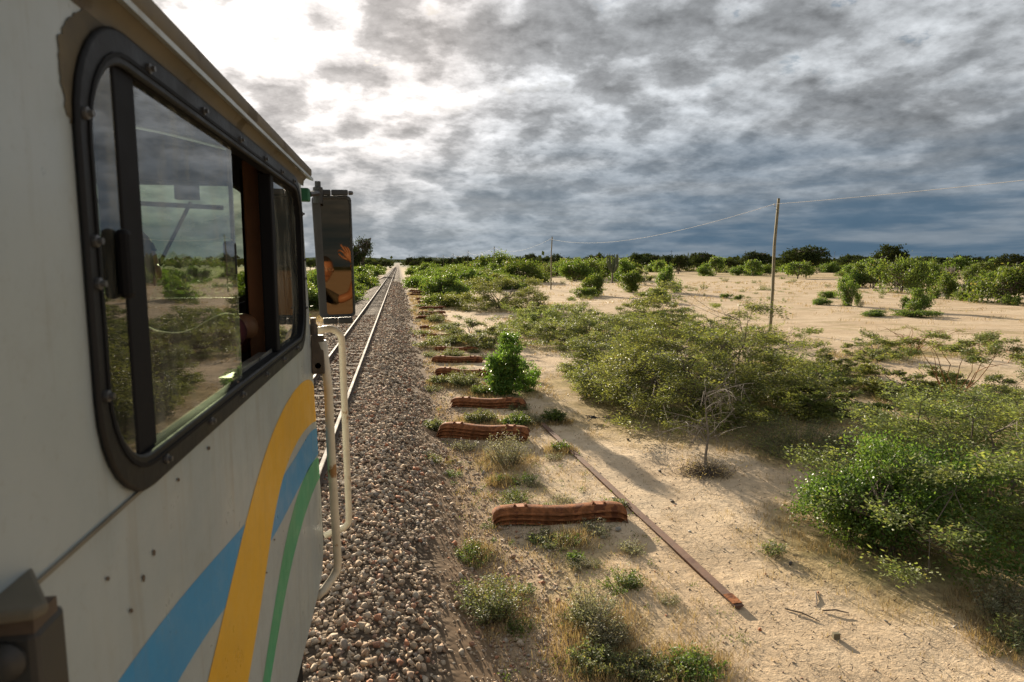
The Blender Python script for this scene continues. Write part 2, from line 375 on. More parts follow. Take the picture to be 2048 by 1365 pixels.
# ------------------------------------------------------------------ locomotive cab
XS = 1.36
def SP(px, py, X=XS):
    d = _fw*FPX + _rt*(px-1024) + _up*(682.5-py); p = CAM+d*(X-CAM[0])/d[0]; return p
def E(z): return 3.03-.20*(z-2.24)
def crown_z(x): return 3.955+.22*(1-(abs(x)/1.39)**2.6)
WIN_O = rrect(.832, 2.60, 3.302, 3.922, .15); WIN_I = rrect(.868, 2.552, 3.352, 3.876, .115)
def panel(name, outer, holes, to3d, mat, parent, thick=.035, flip=False):
    V, T = poly_holes(outer, holes, to3d)
    me = MB().add(V, T).mesh(name, mat); me.materials.append(M['inside'])
    bm = bmesh.new(); bm.from_mesh(me)
    n = sum((f.normal*f.calc_area() for f in bm.faces), Vector())
    want = Vector((to3d.sign, 0, 0)) if to3d.axis == 'x' else Vector((0, to3d.sign, 0))
    for f in bm.faces:
        if f.normal.dot(want) < 0: f.normal_flip()
    bm.to_mesh(me); bm.free()
    o = link(name, me, parent); m = o.modifiers.new('thick', 'SOLIDIFY'); m.thickness = thick; m.offset = -1; m.material_offset = 1; m.material_offset_rim = 1
    return o
class Map:
    def __init__(s, f, axis, sign): s.f = f; s.axis = axis; s.sign = sign
    def __call__(s, a, b): return s.f(a, b)
def locomotive():
    root = empty('locomotive', (0, 0, 0)); tag(root, 'cream locomotive cab with blue, yellow and green stripes and a long black-framed window', 'locomotive')
    side = [(.24, 2.24), (2.70, 2.24), (2.86, 2.262), (2.925, 2.34), (E(2.55)-.06, 2.55), (E(3.2)-.06, 3.2), (E(3.945)-.06, 3.945), (.24, 3.945)]
    hole = rrect(.855, 2.57, 3.33, 3.897, .13)
    for s in (1, -1):
        panel('side_panel', side, [hole], Map(lambda a, b, s=s: (XS*s, a, b), 'x', s), M['cream'], root)
        rear = [(-9, 2.24), (-1.05, 2.24), (-1.05, 3.945), (-9, 3.945)]
        panel('rear_side_panel', rear, [], Map(lambda a, b, s=s: (XS*s, a, b), 'x', s), M['cream'], root)
        mb = MB(); mb.add([(XS*s, -1.05, 3.80), (XS*s, .24, 3.80), (XS*s, .24, 3.945), (XS*s, -1.05, 3.945)], [(0, 1, 2, 3)]); mb.build('door_lintel', M['cream'], root)
        # rounded corner post between side and windscreen wall
        n = 8; zs = [2.34, 2.55, 2.9, 3.3, 3.6, 3.945]; V = []
        for z in zs:
            for k in range(n+1):
                a = R(90*k/n); V.append(((XS-.06+.06*math.cos(a))*s, E(z)-.06+.06*math.sin(a), z))
        m = n+1; F = [(i*m+k, i*m+k+1, (i+1)*m+k+1, (i+1)*m+k) for i in range(len(zs)-1) for k in range(n)]
        MB().add(V, F).build('corner_post', M['cream'], root, True)
    top = [(x, crown_z(x)-.02) for x in np.linspace(1.30, -1.30, 13)]
    fh = [rrect(.10, 1.17, 3.46, 3.93, .10), rrect(-1.17, -.10, 3.46, 3.93, .10)]
    panel('front_panel', [(-1.30, 2.24), (1.30, 2.24)]+top, fh, Map(lambda a, b: (a, E(b), b), 'y', 1), M['cream'], root)
    for h in fh:
        f = MB().add(*(lambda V, F: ([(p[1], E(p[2])+p[0], p[2]) for p in V], F))(*ring(rrect(h[0][0]*0+min(p[0] for p in h)-.02, max(p[0] for p in h)+.02, 3.44, 3.95, .11), rrect(min(p[0] for p in h)+.02, max(p[0] for p in h)-.02, 3.48, 3.91, .08), -.01, .012))).build('windscreen_frame', M['black_rubber'], root)
        V, T = poly_holes(h, [], lambda a, b: (a, E(b)-.02, b)); MB().add(V, T).build('windscreen_pane', M['windscreen'], f)
        c = sum(p[0] for p in h)/len(h)
        w = MB().tube([(c-.3, E(3.90)+.03, 3.86), (c+.42, E(3.90)+.03, 3.83)], .009, 6).tube([(c+.30, E(3.86)+.035, 3.85), (c+.10, E(3.5)+.035, 3.52)], .008, 6).box(c+.25, c+.33, E(3.9)+.02, E(3.9)+.06, 3.86, 3.93).build('wiper', M['black'], root)
    # roof, cove and rain gutter
    prof_ = [(x, crown_z(x)) for x in np.linspace(-1.39, 1.39, 25)]; n = len(prof_)
    V = [(x, y, z+dz) for y in (-9, 2.78) for dz in (0.0, -.012) for x, z in prof_]
    F = [(k, k+1, 2*n+k+1, 2*n+k) for k in range(n-1)]+[(n+k, n+k+1, 3*n+k+1, 3*n+k) for k in range(n-1)]+[(2*n+k, 2*n+k+1, 3*n+k+1, 3*n+k) for k in range(n-1)]+[(0, n, 3*n, 2*n), (n-1, 2*n-1, 4*n-1, 3*n-1)]
    MB().add(V, F).build('roof', M['cream'], root, 'auto')
    for s in (1, -1):
        P = [(XS+.001, 3.915), (XS+.004, 3.935), (XS+.016, 3.948), (XS+.030, 3.952), (XS+.034, 3.958), (XS+.034, 3.978), (XS+.022, 3.982), (XS+.018, 3.962), (XS-.01, 3.955), (XS-.01, 3.92)]
        n = len(P); V = [(x*s, y, z) for y in (-9, .5, 2.70) for x, z in P]
        F = [(i*n+k, i*n+(k+1) % n, (i+1)*n+(k+1) % n, (i+1)*n+k) for i in range(2) for k in range(n)]+[tuple(range(n)), tuple(2*n+k for k in range(n))]
        MB().add(V, F).build('rain_gutter', M['gutter'], root, 'auto')
    # inside
    MB().box(-1.3, 1.3, .2, 2.95, 2.20, 2.26).build('floor', M['inside'], root)
    MB().box(-1.3, 1.3, .16, .20, 2.26, 3.94).build('rear_wall', M['inside'], root)
    MB().box(-1.2, 1.2, 2.38, 2.72, 2.26, 3.14).build('control_desk', M['inside'], root, bevel=.02)
    MB().box(1.255, 1.305, 2.15, 2.36, 2.26, 3.93).build('inner_pillar', M['wood'], root, bevel=.006)
    MB().box(1.20, 1.255, 2.37, 2.42, 2.26, 3.93).build('inner_post', M['black'], root)
    MB().box(.72, 1.12, 1.75, 2.15, 2.62, 2.74).box(.74, 1.10, 1.72, 1.80, 2.74, 3.35).box(.88, .96, 1.9, 2.0, 2.26, 2.62).build('driver_seat', M['black_rubber'], root, bevel=.03)
    # side window
    for s in (1, -1):
        V, F = ring(WIN_O, WIN_I, XS*s, (XS+.009)*s)
        fr = MB().add(V, F).build('window_frame', M['black_rubber'], root, 'auto', .004)
        V, F = ring(rrect(.852, 2.568, 3.334, 3.893, .133), rrect(.858, 2.562, 3.340, 3.887, .127), (XS+.0085)*s, (XS+.0110)*s); MB().add(V, F).build('seal', M['black'], fr)
        V, F = ring(hole, WIN_I, (XS-.02)*s, (XS+.002)*s); MB().add(V, F).build('reveal', M['black'], fr)
        if s < 0:
            V, T = poly_holes(WIN_I, [], lambda a, b: (-(XS-.02), a, b)); MB().add(V, T).build('window_pane', M['glass'], root); continue
        bolts = [(y, 3.898) for y in (1.06, 1.33, 1.62, 1.90, 2.16, 2.40)]+[(.847, z) for z in (3.79, 3.645, 3.595, 3.46)]+[(y, 3.327) for y in (1.03, 1.27, 1.52, 1.79, 2.06, 2.33)]+[(2.574, z) for z in (3.80, 3.63, 3.56, 3.45)]
        for y, z in bolts: MB().lathe([(.0075, 0), (.0075, .004), (.004, .005), (.004, .010)], (XS+.009, y, z), 'x', 8).build('bolt', M['bolt'], fr)
        def pane(y0, y1, x):
            P = [(min(max(a, y0), y1), b) for a, b in rrect(.866, 2.55, 3.352, 3.876, .115)]
            Q = [];
            for p in P:
                if not Q or (abs(p[0]-Q[-1][0])+abs(p[1]-Q[-1][1])) > 1e-5: Q.append(p)
            V, T = poly_holes(Q, [], lambda a, b: (x, a, b)); MB().add(V, T).build('window_pane', M['glass'], root)
        pane(.866, .965, XS-.003); pane(1.02, 1.592, XS-.005); pane(2.09, 2.55, XS-.012)
        MB().box(XS-.030, XS-.0005, .958, 1.030, 3.352, 3.878).build('mullion', M['black'], root, bevel=.004)
        MB().box(XS-.040, XS-.004, 2.045, 2.095, 3.352, 3.878).build('mullion', M['black'], root, bevel=.004)
        MB().box(XS-.014, XS-.006, 1.588, 1.596, 3.358, 3.872).build('sliding_pane_edge', M['grey_metal'], root)
        MB().box(XS-.002, XS+.014, .928, .955, 3.572, 3.664).build('window_handle', M['black'], root, bevel=.008)
        MB().box(XS-.030, XS-.004, 1.575, 1.60, 3.588, 3.668).build('window_handle', M['black'], root, bevel=.007)
        MB().box(XS-.060, XS-.030, 1.60, 2.05, 3.340, 3.352).box(XS-.024, XS-.020, 1.60, 2.05, 3.352, 3.362).build('sill_channel', M['alu'], root)
    # paint stripes: flat bands on the side panel
    def band(name, up, lo, mat, dx):
        def smooth(P):
            P = np.array(P); t0 = np.linspace(0, 1, len(P)); t1 = np.linspace(0, 1, 60); out = []
            for k in range(2):
                c = np.polyfit(t0, P[:, k], min(5, len(P)-1)); out.append(np.polyval(c, t1))
            return np.stack(out, 1)
        A, B = smooth(up), smooth(lo); V = [(XS+dx, *p) for p in A]+[(XS+dx, *p) for p in B]; n = len(A)
        MB().add(V, [(k, k+1, n+k+1, n+k) for k in range(n-1)]).build(name, mat, root)
    e = lambda z: E(z)-.058
    band('blue_stripe', [(.45, 3.085), (.85, 3.090), (1.15, 3.075), (1.44, 3.036), (1.80, 2.985), (2.12, 2.968), (2.38, 2.964), (2.62, 2.945), (e(2.915), 2.915)],
         [(.45, 2.93), (.80, 2.955), (1.05, 2.958), (1.26, 2.934), (1.50, 2.900), (1.77, 2.870), (1.99, 2.846), (2.40, 2.833), (e(2.795), 2.795)], M['blue'], .0004)
    band('yellow_stripe', [(.45, 2.50), (.80, 2.68), (1.19, 2.857), (1.40, 2.960), (1.60, 3.052), (1.90, 3.150), (2.24, 3.187), (2.55, 3.165), (e(3.11), 3.105)],
         [(.70, 2.28), (1.10, 2.48), (1.476, 2.666), (1.66, 2.770), (1.82, 2.885), (1.98, 2.965), (2.26, 3.003), (2.52, 2.985), (e(2.95), 2.950)], M['yellow'], .0008)
    band('green_stripe', [(1.10, 2.26), (1.38, 2.43), (1.622, 2.567), (1.78, 2.655), (1.93, 2.727), (2.12, 2.795), (2.334, 2.828), (2.60, 2.820), (e(2.778), 2.778)],
         [(1.20, 2.25), (1.48, 2.40), (1.708, 2.509), (1.86, 2.575), (2.02, 2.625), (2.18, 2.667), (2.40, 2.692), (2.65, 2.695), (e(2.68), 2.68)], M['green'], .0004)
    # bare tan patch round the rear top of the frame, paint chips, seam
    g = np.random.default_rng(4); P = []; Q = [(.829, 3.775), (.822, 3.79), (.818, 3.815), (.812, 3.84), (.818, 3.862), (.832, 3.880), (.850, 3.898), (.885, 3.914), (.94, 3.925), (1.02, 3.928), (1.14, 3.926)]
    for (a, b), (c_, d) in zip(Q[:-1], Q[1:]):
        for k in range(4): P.append((a+(c_-a)*k/4+g.normal(0, .0022), b+(d-b)*k/4+g.normal(0, .0016)))
    P += [(1.14, 3.90), (.95, 3.90), (.87, 3.86), (.845, 3.80), (.84, 3.775)]
    V, T = poly_holes(P, [], lambda a, b: (XS+.0012, a, b)); MB().add(V, T).build('bare_patch', M['primer'], root)
    mb = MB()
    for px, py, w, h in ((306, 1106, 3, 7), (285, 1157, 3, 8), (260, 1222, 4, 5), (416, 897, 3, 4), (532, 1146, 2, 2), (213, 1158, 4, 5), (548, 1080, 1.5, 2), (475, 765, 3, 3), (355, 960, 3, 4)):
        q = [SP(px+a*w, py+b*h) for a, b in ((-1, -.6), (.2, -1), (1, -.3), (.7, .8), (-.4, 1))]; MB().add([(XS+.0018, p[1], p[2]) for p in q], [(0, 1, 2, 3, 4)]).build('paint_chip', M['chip'], root)
    MB().box(XS-.001, XS+.0035, .24, .985, 3.3035, 3.3085).build('seam', M['seam'], root)
    # bracket box at the rear lower corner of what the photo shows
    # lamp bracket standing proud of the side, under a small wedge hood
    A = [(XS-.005, .690), (XS+.050, .606), (XS+.044, .594), (XS-.005, .588)]; z = HZ
    MB().add([(x, y, zz) for zz in (z-.012, z) for x, y in A], [(3, 2, 1, 0), (4, 5, 6, 7), (0, 1, 5, 4), (1, 2, 6, 5), (2, 3, 7, 6), (3, 0, 4, 7)]).build('hood', M['gutter'], root, bevel=.004)
    MB().box(XS-.005, XS+.040, .600, .640, z-.026, z-.012).build('hood_underside', M['chip'], root)
    lb = MB().box(XS-.005, XS+.040, .602, .655, 2.95, z-.026).build('lamp_box', M['mirror_case'], root, bevel=.007)
    MB().lathe([(.018, 0), (.018, -.004), (.012, -.010), (.006, -.013)], (XS+.014, .602, z-.050), 'y', 16).build('knob', M['mirror_case'], lb, 'auto')
    # mirror on the front corner
    br = MB().box(XS-.03, XS+.026, 2.66, 2.71, 3.855, 3.905).build('mirror_bracket', M['green_paint'], root, bevel=.006)
    MB().tube([(XS+.02, 2.70, 3.885), (XS+.035, 2.86, 3.905)], .012, 8).lathe([(.020, -.035), (.020, .03), (.012, .034), (.012, .055)], (XS+.035, 2.88, 3.90), 'z', 10).build('hinge', M['mirror_case'], br)
    mc = empty('mirror', (1.447, 2.95, 3.642)); mc.parent = root; mc.rotation_euler = (MIR[1], R(-1.2), MIR[0])
    w, h = .158, .520
    O = rrect(-w/2, w/2, -h/2, h/2, .018, 5); O2 = rrect(-w/2+.004, w/2-.004, -h/2+.004, h/2-.004, .016, 5); I = rrect(-w/2+.034, w/2-.010, -h/2+.012, h/2-.012, .012, 5)
    O3 = rrect(-w/2+.02, w/2-.02, -h/2+.02, h/2-.02, .03, 5); n = len(O); tp = lambda u, v: u*(1+.08*v/h)
    L = [[(tp(u, v), -.018, v) for u, v in I], [(tp(u, v), -.026, v) for u, v in O2], [(tp(u, v), -.018, v) for u, v in O], [(tp(u, v), .012, v) for u, v in O], [(tp(u, v), .045, v) for u, v in O3]]
    V = [p for q in L for p in q]; F = [(i*n+k, i*n+(k+1) % n, (i+1)*n+(k+1) % n, (i+1)*n+k) for i in range(4) for k in range(n)]+[tuple(4*n+k for k in range(n))]
    F += [((k+1) % n, k, 5*n+k, 5*n+(k+1) % n) for k in range(n)]; V += [(tp(u, v), -.004, v) for u, v in I]
    MB().add(V, F).build('mirror_case', M['mirror_case'], mc, 'auto')
    V, T = poly_holes(I, [], lambda a, b: (tp(a, b), -.006, b)); MB().add(V, T).build('mirror_glass', M['mirror'], mc)
    MB().box(-.075, -.002, -.025, .02, h/2+.002, h/2+.026).build('clamp', M['mirror_case'], mc, bevel=.005)
    for b_ in ((.0, .070, h/2+.002, h/2+.026), (-.062, .0, -h/2-.028, -h/2-.002), (.002, .062, -h/2-.028, -h/2-.002)): MB().box(b_[0], b_[1], -.025, .02, b_[2], b_[3]).build('clamp', M['mirror_case'], mc, bevel=.005)
    MB().lathe([(.009, 0), (.009, .014), (.006, .02)], (.072, -.003, h/2+.014), 'x', 8).build('bolt', M['bolt'], mc)
    # brown bracket plate and grab rails at the corner
    pb = MB().box(XS+.002, XS+.052, 2.742, 2.775, 3.165, 3.325).build('bracket_plate', M['brown_plate'], root, bevel=.004)
    MB().lathe([(.013, 0), (.013, .008), (.007, .010), (.007, .018)], (XS+.027, 2.742, 3.20), 'y', 8).build('bolt', M['brown_plate'], pb)
    MB().lathe([(.018, 0), (.018, .04), (.012, .045), (.012, .07)], (XS+.010, 2.77, 3.325), 'z', 10).build('pivot', M['brown_plate'], pb)
    h1 = MB().tube([(1.405, 2.755, 3.30), (1.42, 2.785, 3.1), (1.421, 2.80, 2.83), (1.42, 2.93, 2.27), (1.415, 2.935, 2.225), (1.395, 2.92, 2.195), (1.36, 2.87, 2.165), (1.33, 2.84, 2.15)], [.0185]*8, 12).build('grab_rail', M['rail_paint'], root, True)
    mb = MB(); mb.tube([(1.4215, 2.813, 2.89), (1.4215, 2.825, 2.835), (1.4215, 2.839, 2.78)], [.010, .0198, .012], 10); mb.build('worn_patch', M['chip'], h1); MB().tube([(1.4205, 2.789, 3.06), (1.4205, 2.793, 3.03)], [.0187, .0195], 9).build('worn_patch', M['chip'], h1)
    a = [(1.33, 2.90, 3.322), (1.385, 2.94, 3.328)]+[(1.405+.057*math.sin(R(q)), 2.97+.0004*q, 3.273+.057*math.cos(R(q))) for q in range(0, 91, 15)]+[(1.461, 3.05, 3.0), (1.459, 3.12, 2.55), (1.457, 3.15, 2.41)]+[(1.407+.05*math.cos(R(q)), 3.15, 2.38-.05*math.sin(R(q))) for q in range(15, 91, 15)]+[(1.34, 3.13, 2.31)]
    MB().tube(a, .0155, 12).build('grab_rail', M['rail_paint'], root, True)
    # underframe, step and bogie
    MB().box(-1.28, 1.28, -9, 2.75, 1.72, 2.225).build('underframe', M['black'], root, bevel=.02)
    MB().box(1.10, 1.345, .9, 2.60, 1.42, 1.72).build('side_tank', M['black'], root, bevel=.02)
    MB().box(-1.2, 1.2, 2.75, 2.85, 1.25, 2.2).build('buffer_beam', M['black'], root)
    for yb in (.4, -6.2):
        b = MB().box(-.95, -.82, yb-1.9, yb+1.9, 1.0, 1.3).box(.82, .95, yb-1.9, yb+1.9, 1.0, 1.3).box(-.82, .82, yb-.2, yb+.2, 1.05, 1.35).box(-.3, .3, yb-.3, yb+.3, 1.35, 1.72).build('bogie', M['black'], root, bevel=.02)
        for k in (-1.35, 0, 1.35):
            MB().lathe([(.10, -.62), (.47, -.60), (.47, -.58), (.44, -.57), (.43, -.47), (.10, -.46), (.07, 0), (.10, .46), (.43, .47), (.44, .57), (.47, .58), (.47, .60), (.10, .62)], (0, yb+k, .65+.44), 'x', 28).build('wheelset', M['rail_side'], b, 'auto')
M['gutter'] = simple('tan_gutter_paint', (0.13, 0.115, 0.085), 0.6, 0, .2, 5, 0.05, (0.08, 0.065, 0.042), .52, spec=.2)
M['bolt'] = simple('bolt_steel', (0.10, 0.10, 0.10), 0.45, .5, .2, 20)
M['seam'] = simple('dark_seam', (0.16, 0.145, 0.11), .7)
MIR = (R(6.3), R(-0.15))
locomotive()

# ------------------------------------------------------------------ people
def skin(name, P, Ed, Rd, mat, parent, sub=2, root=0):
    me = bpy.data.meshes.new(name); me.from_pydata([tuple(p) for p in P], Ed, []); o = link(name, me, parent, mat)
    m = o.modifiers.new('skin', 'SKIN'); m.use_smooth_shade = True
    for i, r_ in enumerate(Rd):
        q = r_ if hasattr(r_, '__len__') else (r_, r_); me.skin_vertices[0].data[i].radius = q; me.skin_vertices[0].data[i].use_root = (i == root)
    s = o.modifiers.new('sub', 'SUBSURF'); s.levels = sub; s.render_levels = sub
    return o
def head(parent, c, yaw, pitch=0, glasses=False):
    """head: cranium, jaw, nose, ears, eyes, mouth, short hair; local +y is the face"""
    h = empty('head', c); h.parent = parent; h.rotation_euler = (pitch, 0, yaw)
    bm = bmesh.new(); bmesh.ops.create_uvsphere(bm, u_segments=28, v_segments=20, radius=1)
    for v in bm.verts:
        x, y, z = v.co; X = x*.076; Y = y*.096; Z = z*.118
        if z < -.05: k = (-z-.05); X *= 1-.34*k; Y = Y*(1-.28*k)+.018*k
        if y > .3: Y -= .012*(y-.3)*(1 if z > -.5 else .4)
        w = math.exp(-((X/.013)**2+((Z+.022)/.026)**2)); 
        if y > .5: Y += .022*w
        br_ = math.exp(-((Z-.018)/.012)**2)
        if y > .5: Y += .004*br_
        for s in (-1, 1):
            if y > .4: Y -= .008*math.exp(-(((X-s*.031)/.016)**2+((Z-.002)/.011)**2))
        if y > .5: Y += .005*math.exp(-((X/.024)**2+((Z+.062)/.010)**2))
        v.co = (X, Y, Z)
    me = bpy.data.meshes.new('face'); bm.to_mesh(me); bm.free()
    for p in me.polygons: p.use_smooth = True
    me.materials.append(M['skin']); f = link('face', me, h)
    # hair cap
    bm = bmesh.new(); bmesh.ops.create_uvsphere(bm, u_segments=24, v_segments=16, radius=1)
    for v in bm.verts: v.co = (v.co.x*.081, v.co.y*.099-.006, v.co.z*.117+.008)
    bmesh.ops.delete(bm, geom=[v for v in bm.verts if v.co.z < .052-(.10 if v.co.y < -.02 else 0)+(.02 if v.co.y > .05 else 0)], context='VERTS')
    me = bpy.data.meshes.new('hair'); bm.to_mesh(me); bm.free()
    for p in me.polygons: p.use_smooth = True
    me.materials.append(M['hair']); link('hair', me, h)
    for s in (-1, 1):
        MB().lathe([(.003, -.012), (.008, -.007), (.009, 0), (.008, .007), (.003, .012)], (s*.031, .074, .001), 'y', 10).build('eye', M['eye'], h, True)
        MB().lathe([(.001, 0), (.005, .0006), (.001, .001)], (s*.031, .0862, .001), 'y', 8).build('iris', M['hair'], h)
        MB().lathe([(.008, -.006), (.020, -.004), (.024, 0), (.019, .004), (.008, .006)], (s*.078, -.005, -.008), 'x', 12).build('ear', M['skin'], h, True)
    MB().tube([(-.022, .083, -.062), (0, .091, -.060), (.022, .083, -.062)], [.002, .005, .002], 6).build('mouth', M['lips'], h, True)
    if glasses:
        mb = MB()
        for s in (-1, 1):
            mb.tube([(s*.033+.023*math.cos(q), .100, -.001+.017*math.sin(q)) for q in np.linspace(0, 6.283, 17)], .0016, 5, False)
            mb.tube([(s*.056, .099, .004), (s*.080, .06, .006), (s*.082, -.01, .002)], .0016, 5)
        mb.tube([(-.010, .101, .002), (.010, .101, .002)], .0016, 5); mb.build('glasses', M['grey_metal'], h)
    return h
M['lips'] = simple('lip_skin', (0.17, 0.06, 0.045), .5)
def finger(P, r0, parent): skin('finger', P, [(i, i+1) for i in range(len(P)-1)], list(np.linspace(r0, r0*.75, len(P))), M['skin'], parent)
def hand(parent, w, up, out, pose):
    """palm grown from the wrist w; up = finger direction, out = thumb side"""
    w, up, out = Vector(w), Vector(up).normalized(), Vector(out).normalized(); nrm = up.cross(out).normalized()
    at_ = lambda a, b, c=0: w+up*a+out*b+nrm*c
    skin('palm', [at_(-.03, 0), at_(.01, 0), at_(.05, .004), at_(.088, .004), at_(.05, .026), at_(.05, -.020), at_(.085, .026), at_(.082, -.024)],
         [(0, 1), (1, 2), (2, 3), (2, 4), (2, 5), (4, 6), (5, 7)], [.026, .025, .021, .016, .018, .017, .013, .012], M['skin'], parent, 2, 1)
    if pose == 'ring':      # first finger bent to meet the thumb, others loosely up
        finger([at_(.075, .028), at_(.105, .036), at_(.125, .045, .03), at_(.112, .055, .055)], .0095, parent)
        finger([at_(.078, .010), at_(.118, .012, .004), at_(.148, .012, .010), at_(.168, .011, .018)], .0098, parent)
        finger([at_(.076, -.008), at_(.112, -.012, .012), at_(.132, -.013, .030), at_(.128, -.012, .05)], .0092, parent)
        finger([at_(.070, -.024), at_(.100, -.032, .012), at_(.116, -.034, .03), at_(.110, -.032, .045)], .0082, parent)
        finger([at_(.015, .024), at_(.042, .050, .012), at_(.072, .060, .030), at_(.100, .060, .050)], .0115, parent)
    else:                   # closed round a rail
        for k, b in enumerate((.027, .009, -.009, -.025)):
            finger([at_(.075, b), at_(.100, b, .010), at_(.102, b, .040), at_(.078, b, .050)], .0095-.0004*k, parent)
        finger([at_(.015, .024), at_(.045, .044, .02), at_(.060, .034, .045), at_(.062, .015, .058)], .0115, parent)
def photographer():
    r = empty('person', (1.25, -.62, 2.24)); tag(r, 'person with thin glasses and one raised hand, seen reflected in the train mirror', 'person')
    o = np.array([1.25, -.62, 2.24]); q = lambda *p: np.array(p)-o
    P = [q(1.36, -.63, 3.00), q(1.44, -.62, 3.14), q(1.56, -.60, 3.28), q(1.66, -.59, 3.38), q(1.72, -.57, 3.455),
         q(1.80, -.58, 3.335), q(1.93, -.50, 3.27), q(1.55, -.58, 3.44), q(1.46, -.50, 3.32),
         q(1.42, -.63, 2.90), q(1.28, -.63, 2.90)]
    Ed = [(0, 1), (1, 2), (2, 3), (3, 4), (3, 5), (5, 6), (3, 7), (7, 8), (0, 9), (0, 10)]
    skin('shirt', P, Ed, [(.15, .11), (.15, .11), (.155, .11), (.11, .085), .058, .07, .055, .07, .055, .09, .09], M['shirt2'], r)
    skin('trousers', [q(1.35, -.63, 2.98), q(1.43, -.62, 2.88), q(1.41, -.56, 2.58), q(1.33, -.64, 2.30), q(1.27, -.63, 2.88), q(1.22, -.57, 2.58), q(1.16, -.64, 2.30)], [(0, 1), (1, 2), (2, 3), (0, 4), (4, 5), (5, 6)], [.14, .095, .07, .052, .095, .07, .052], M['trousers'], r)
    skin('arm', [q(1.90, -.52, 3.275), q(2.03, -.48, 3.33), q(2.07, -.40, 3.50), q(2.03, -.345, 3.63)], [(0, 1), (1, 2), (2, 3)], [.046, .043, .036, .027], M['skin'], r)
    skin('arm', [q(1.47, -.51, 3.34), q(1.44, -.42, 3.22), q(1.43, -.20, 3.26), q(1.43, -.08, 3.30)], [(0, 1), (1, 2), (2, 3)], [.046, .042, .035, .027], M['skin'], r)
    skin('neck', [q(1.715, -.575, 3.44), q(1.765, -.555, 3.52)], [(0, 1)], [.055, .052], M['skin'], r)
    for x in (1.33, 1.16): MB().box(x-.05-o[0], x+.05-o[0], -.70-o[1], -.44-o[1], .0, .075).build('shoe', M['black'], r, bevel=.03)
    head(r, q(1.80, -.53, 3.575), R(-4), 0, True)
    hand(r, q(2.02, -.335, 3.66), (-.55, .12, 1), (-1, .25, -.5), 'ring')
    hand(r, q(1.43, -.06, 3.31), (-.3, 1, .3), (0, -.2, 1), 'grip')
def driver():
    r = empty('person', (.92, 1.95, 2.74)); tag(r, 'driver in a maroon shirt sitting inside the locomotive cab behind the window', 'person')
    o = np.array([.92, 1.95, 2.74]); q = lambda *p: np.array(p)-o
    P = [q(.92, 1.95, 2.83), q(.93, 1.96, 3.02), q(.94, 1.98, 3.24), q(.95, 1.99, 3.37), q(.95, 2.0, 3.45), q(1.12, 2.0, 3.35), q(1.24, 2.13, 3.44), q(.77, 2.0, 3.34), q(.74, 2.12, 3.14)]
    skin('shirt', P, [(0, 1), (1, 2), (2, 3), (3, 4), (3, 5), (5, 6), (3, 7), (7, 8)], [(.15, .11), (.14, .11), (.16, .11), (.11, .08), .058, .072, .06, .072, .055], M['shirt'], r)
    skin('arm', [q(1.22, 2.11, 3.43), q(1.255, 2.16, 3.42), q(1.21, 2.33, 3.36), q(1.12, 2.42, 3.30)], [(0, 1), (1, 2), (2, 3)], [.048, .042, .035, .027], M['skin'], r)
    skin('arm', [q(.745, 2.10, 3.16), q(.74, 2.15, 3.10), q(.78, 2.30, 3.16), q(.82, 2.40, 3.20)], [(0, 1), (1, 2), (2, 3)], [.046, .042, .035, .027], M['skin'], r)
    skin('trousers', [q(.92, 1.95, 2.86), q(1.02, 1.97, 2.83), q(1.03, 2.30, 2.84), q(1.03, 2.34, 2.45), q(.82, 1.97, 2.83), q(.81, 2.30, 2.84), q(.81, 2.34, 2.45)], [(0, 1), (1, 2), (2, 3), (0, 4), (4, 5), (5, 6)], [.13, .09, .065, .05, .09, .065, .05], M['trousers'], r)
    for x in (1.03, .81): MB().box(x-.05-o[0], x+.05-o[0], 2.28-o[1], 2.54-o[1], 2.27-o[2], 2.35-o[2]).build('shoe', M['black'], r, bevel=.03)
    skin('neck', [q(.95, 2.0, 3.44), q(.955, 2.02, 3.53)], [(0, 1)], [.055, .052], M['skin'], r)
    head(r, q(.96, 2.04, 3.60), 0)
    hand(r, q(1.10, 2.43, 3.29), (-.5, 1, -.1), (-1, -.4, .3), 'grip'); hand(r, q(.83, 2.41, 3.21), (.2, 1, -.1), (1, 0, .3), 'grip')
photographer(); driver()

# ------------------------------------------------------------------ plant placement lists (filled first: the ground reads them)
PLANTS = []     # (x, y, radius, strength)

# ------------------------------------------------------------------ foliage generators
def kites(C, A, N, L, W):
    """leaf quads: base points C, axis A, normal N, lengths, widths"""
    n = len(C); A = A/np.linalg.norm(A, axis=1, keepdims=True)
    S = np.cross(A, N); S /= np.maximum(np.linalg.norm(S, axis=1, keepdims=True), 1e-6)
    L = np.broadcast_to(L, (n,))[:, None]; W = np.broadcast_to(W, (n,))[:, None]
    V = np.stack([C, C+A*L*0.5+S*W*0.5, C+A*L, C+A*L*0.5-S*W*0.5], 1).reshape(-1, 3)
    return V, np.arange(4*n).reshape(n, 4)
class Leaves:
    def __init__(s): s.v = []; s.n = 0
    def add(s, C, A, N, L, W):
        V, F = kites(C, A, N, L, W); s.v.append(V); s.n += len(C)
    def mesh(s, name, mat):
        V = np.concatenate(s.v); return np_mesh(name, V, np.arange(len(V)).reshape(-1, 4), mat)
def unit(v): return v/np.maximum(np.linalg.norm(v, axis=-1, keepdims=True), 1e-9)
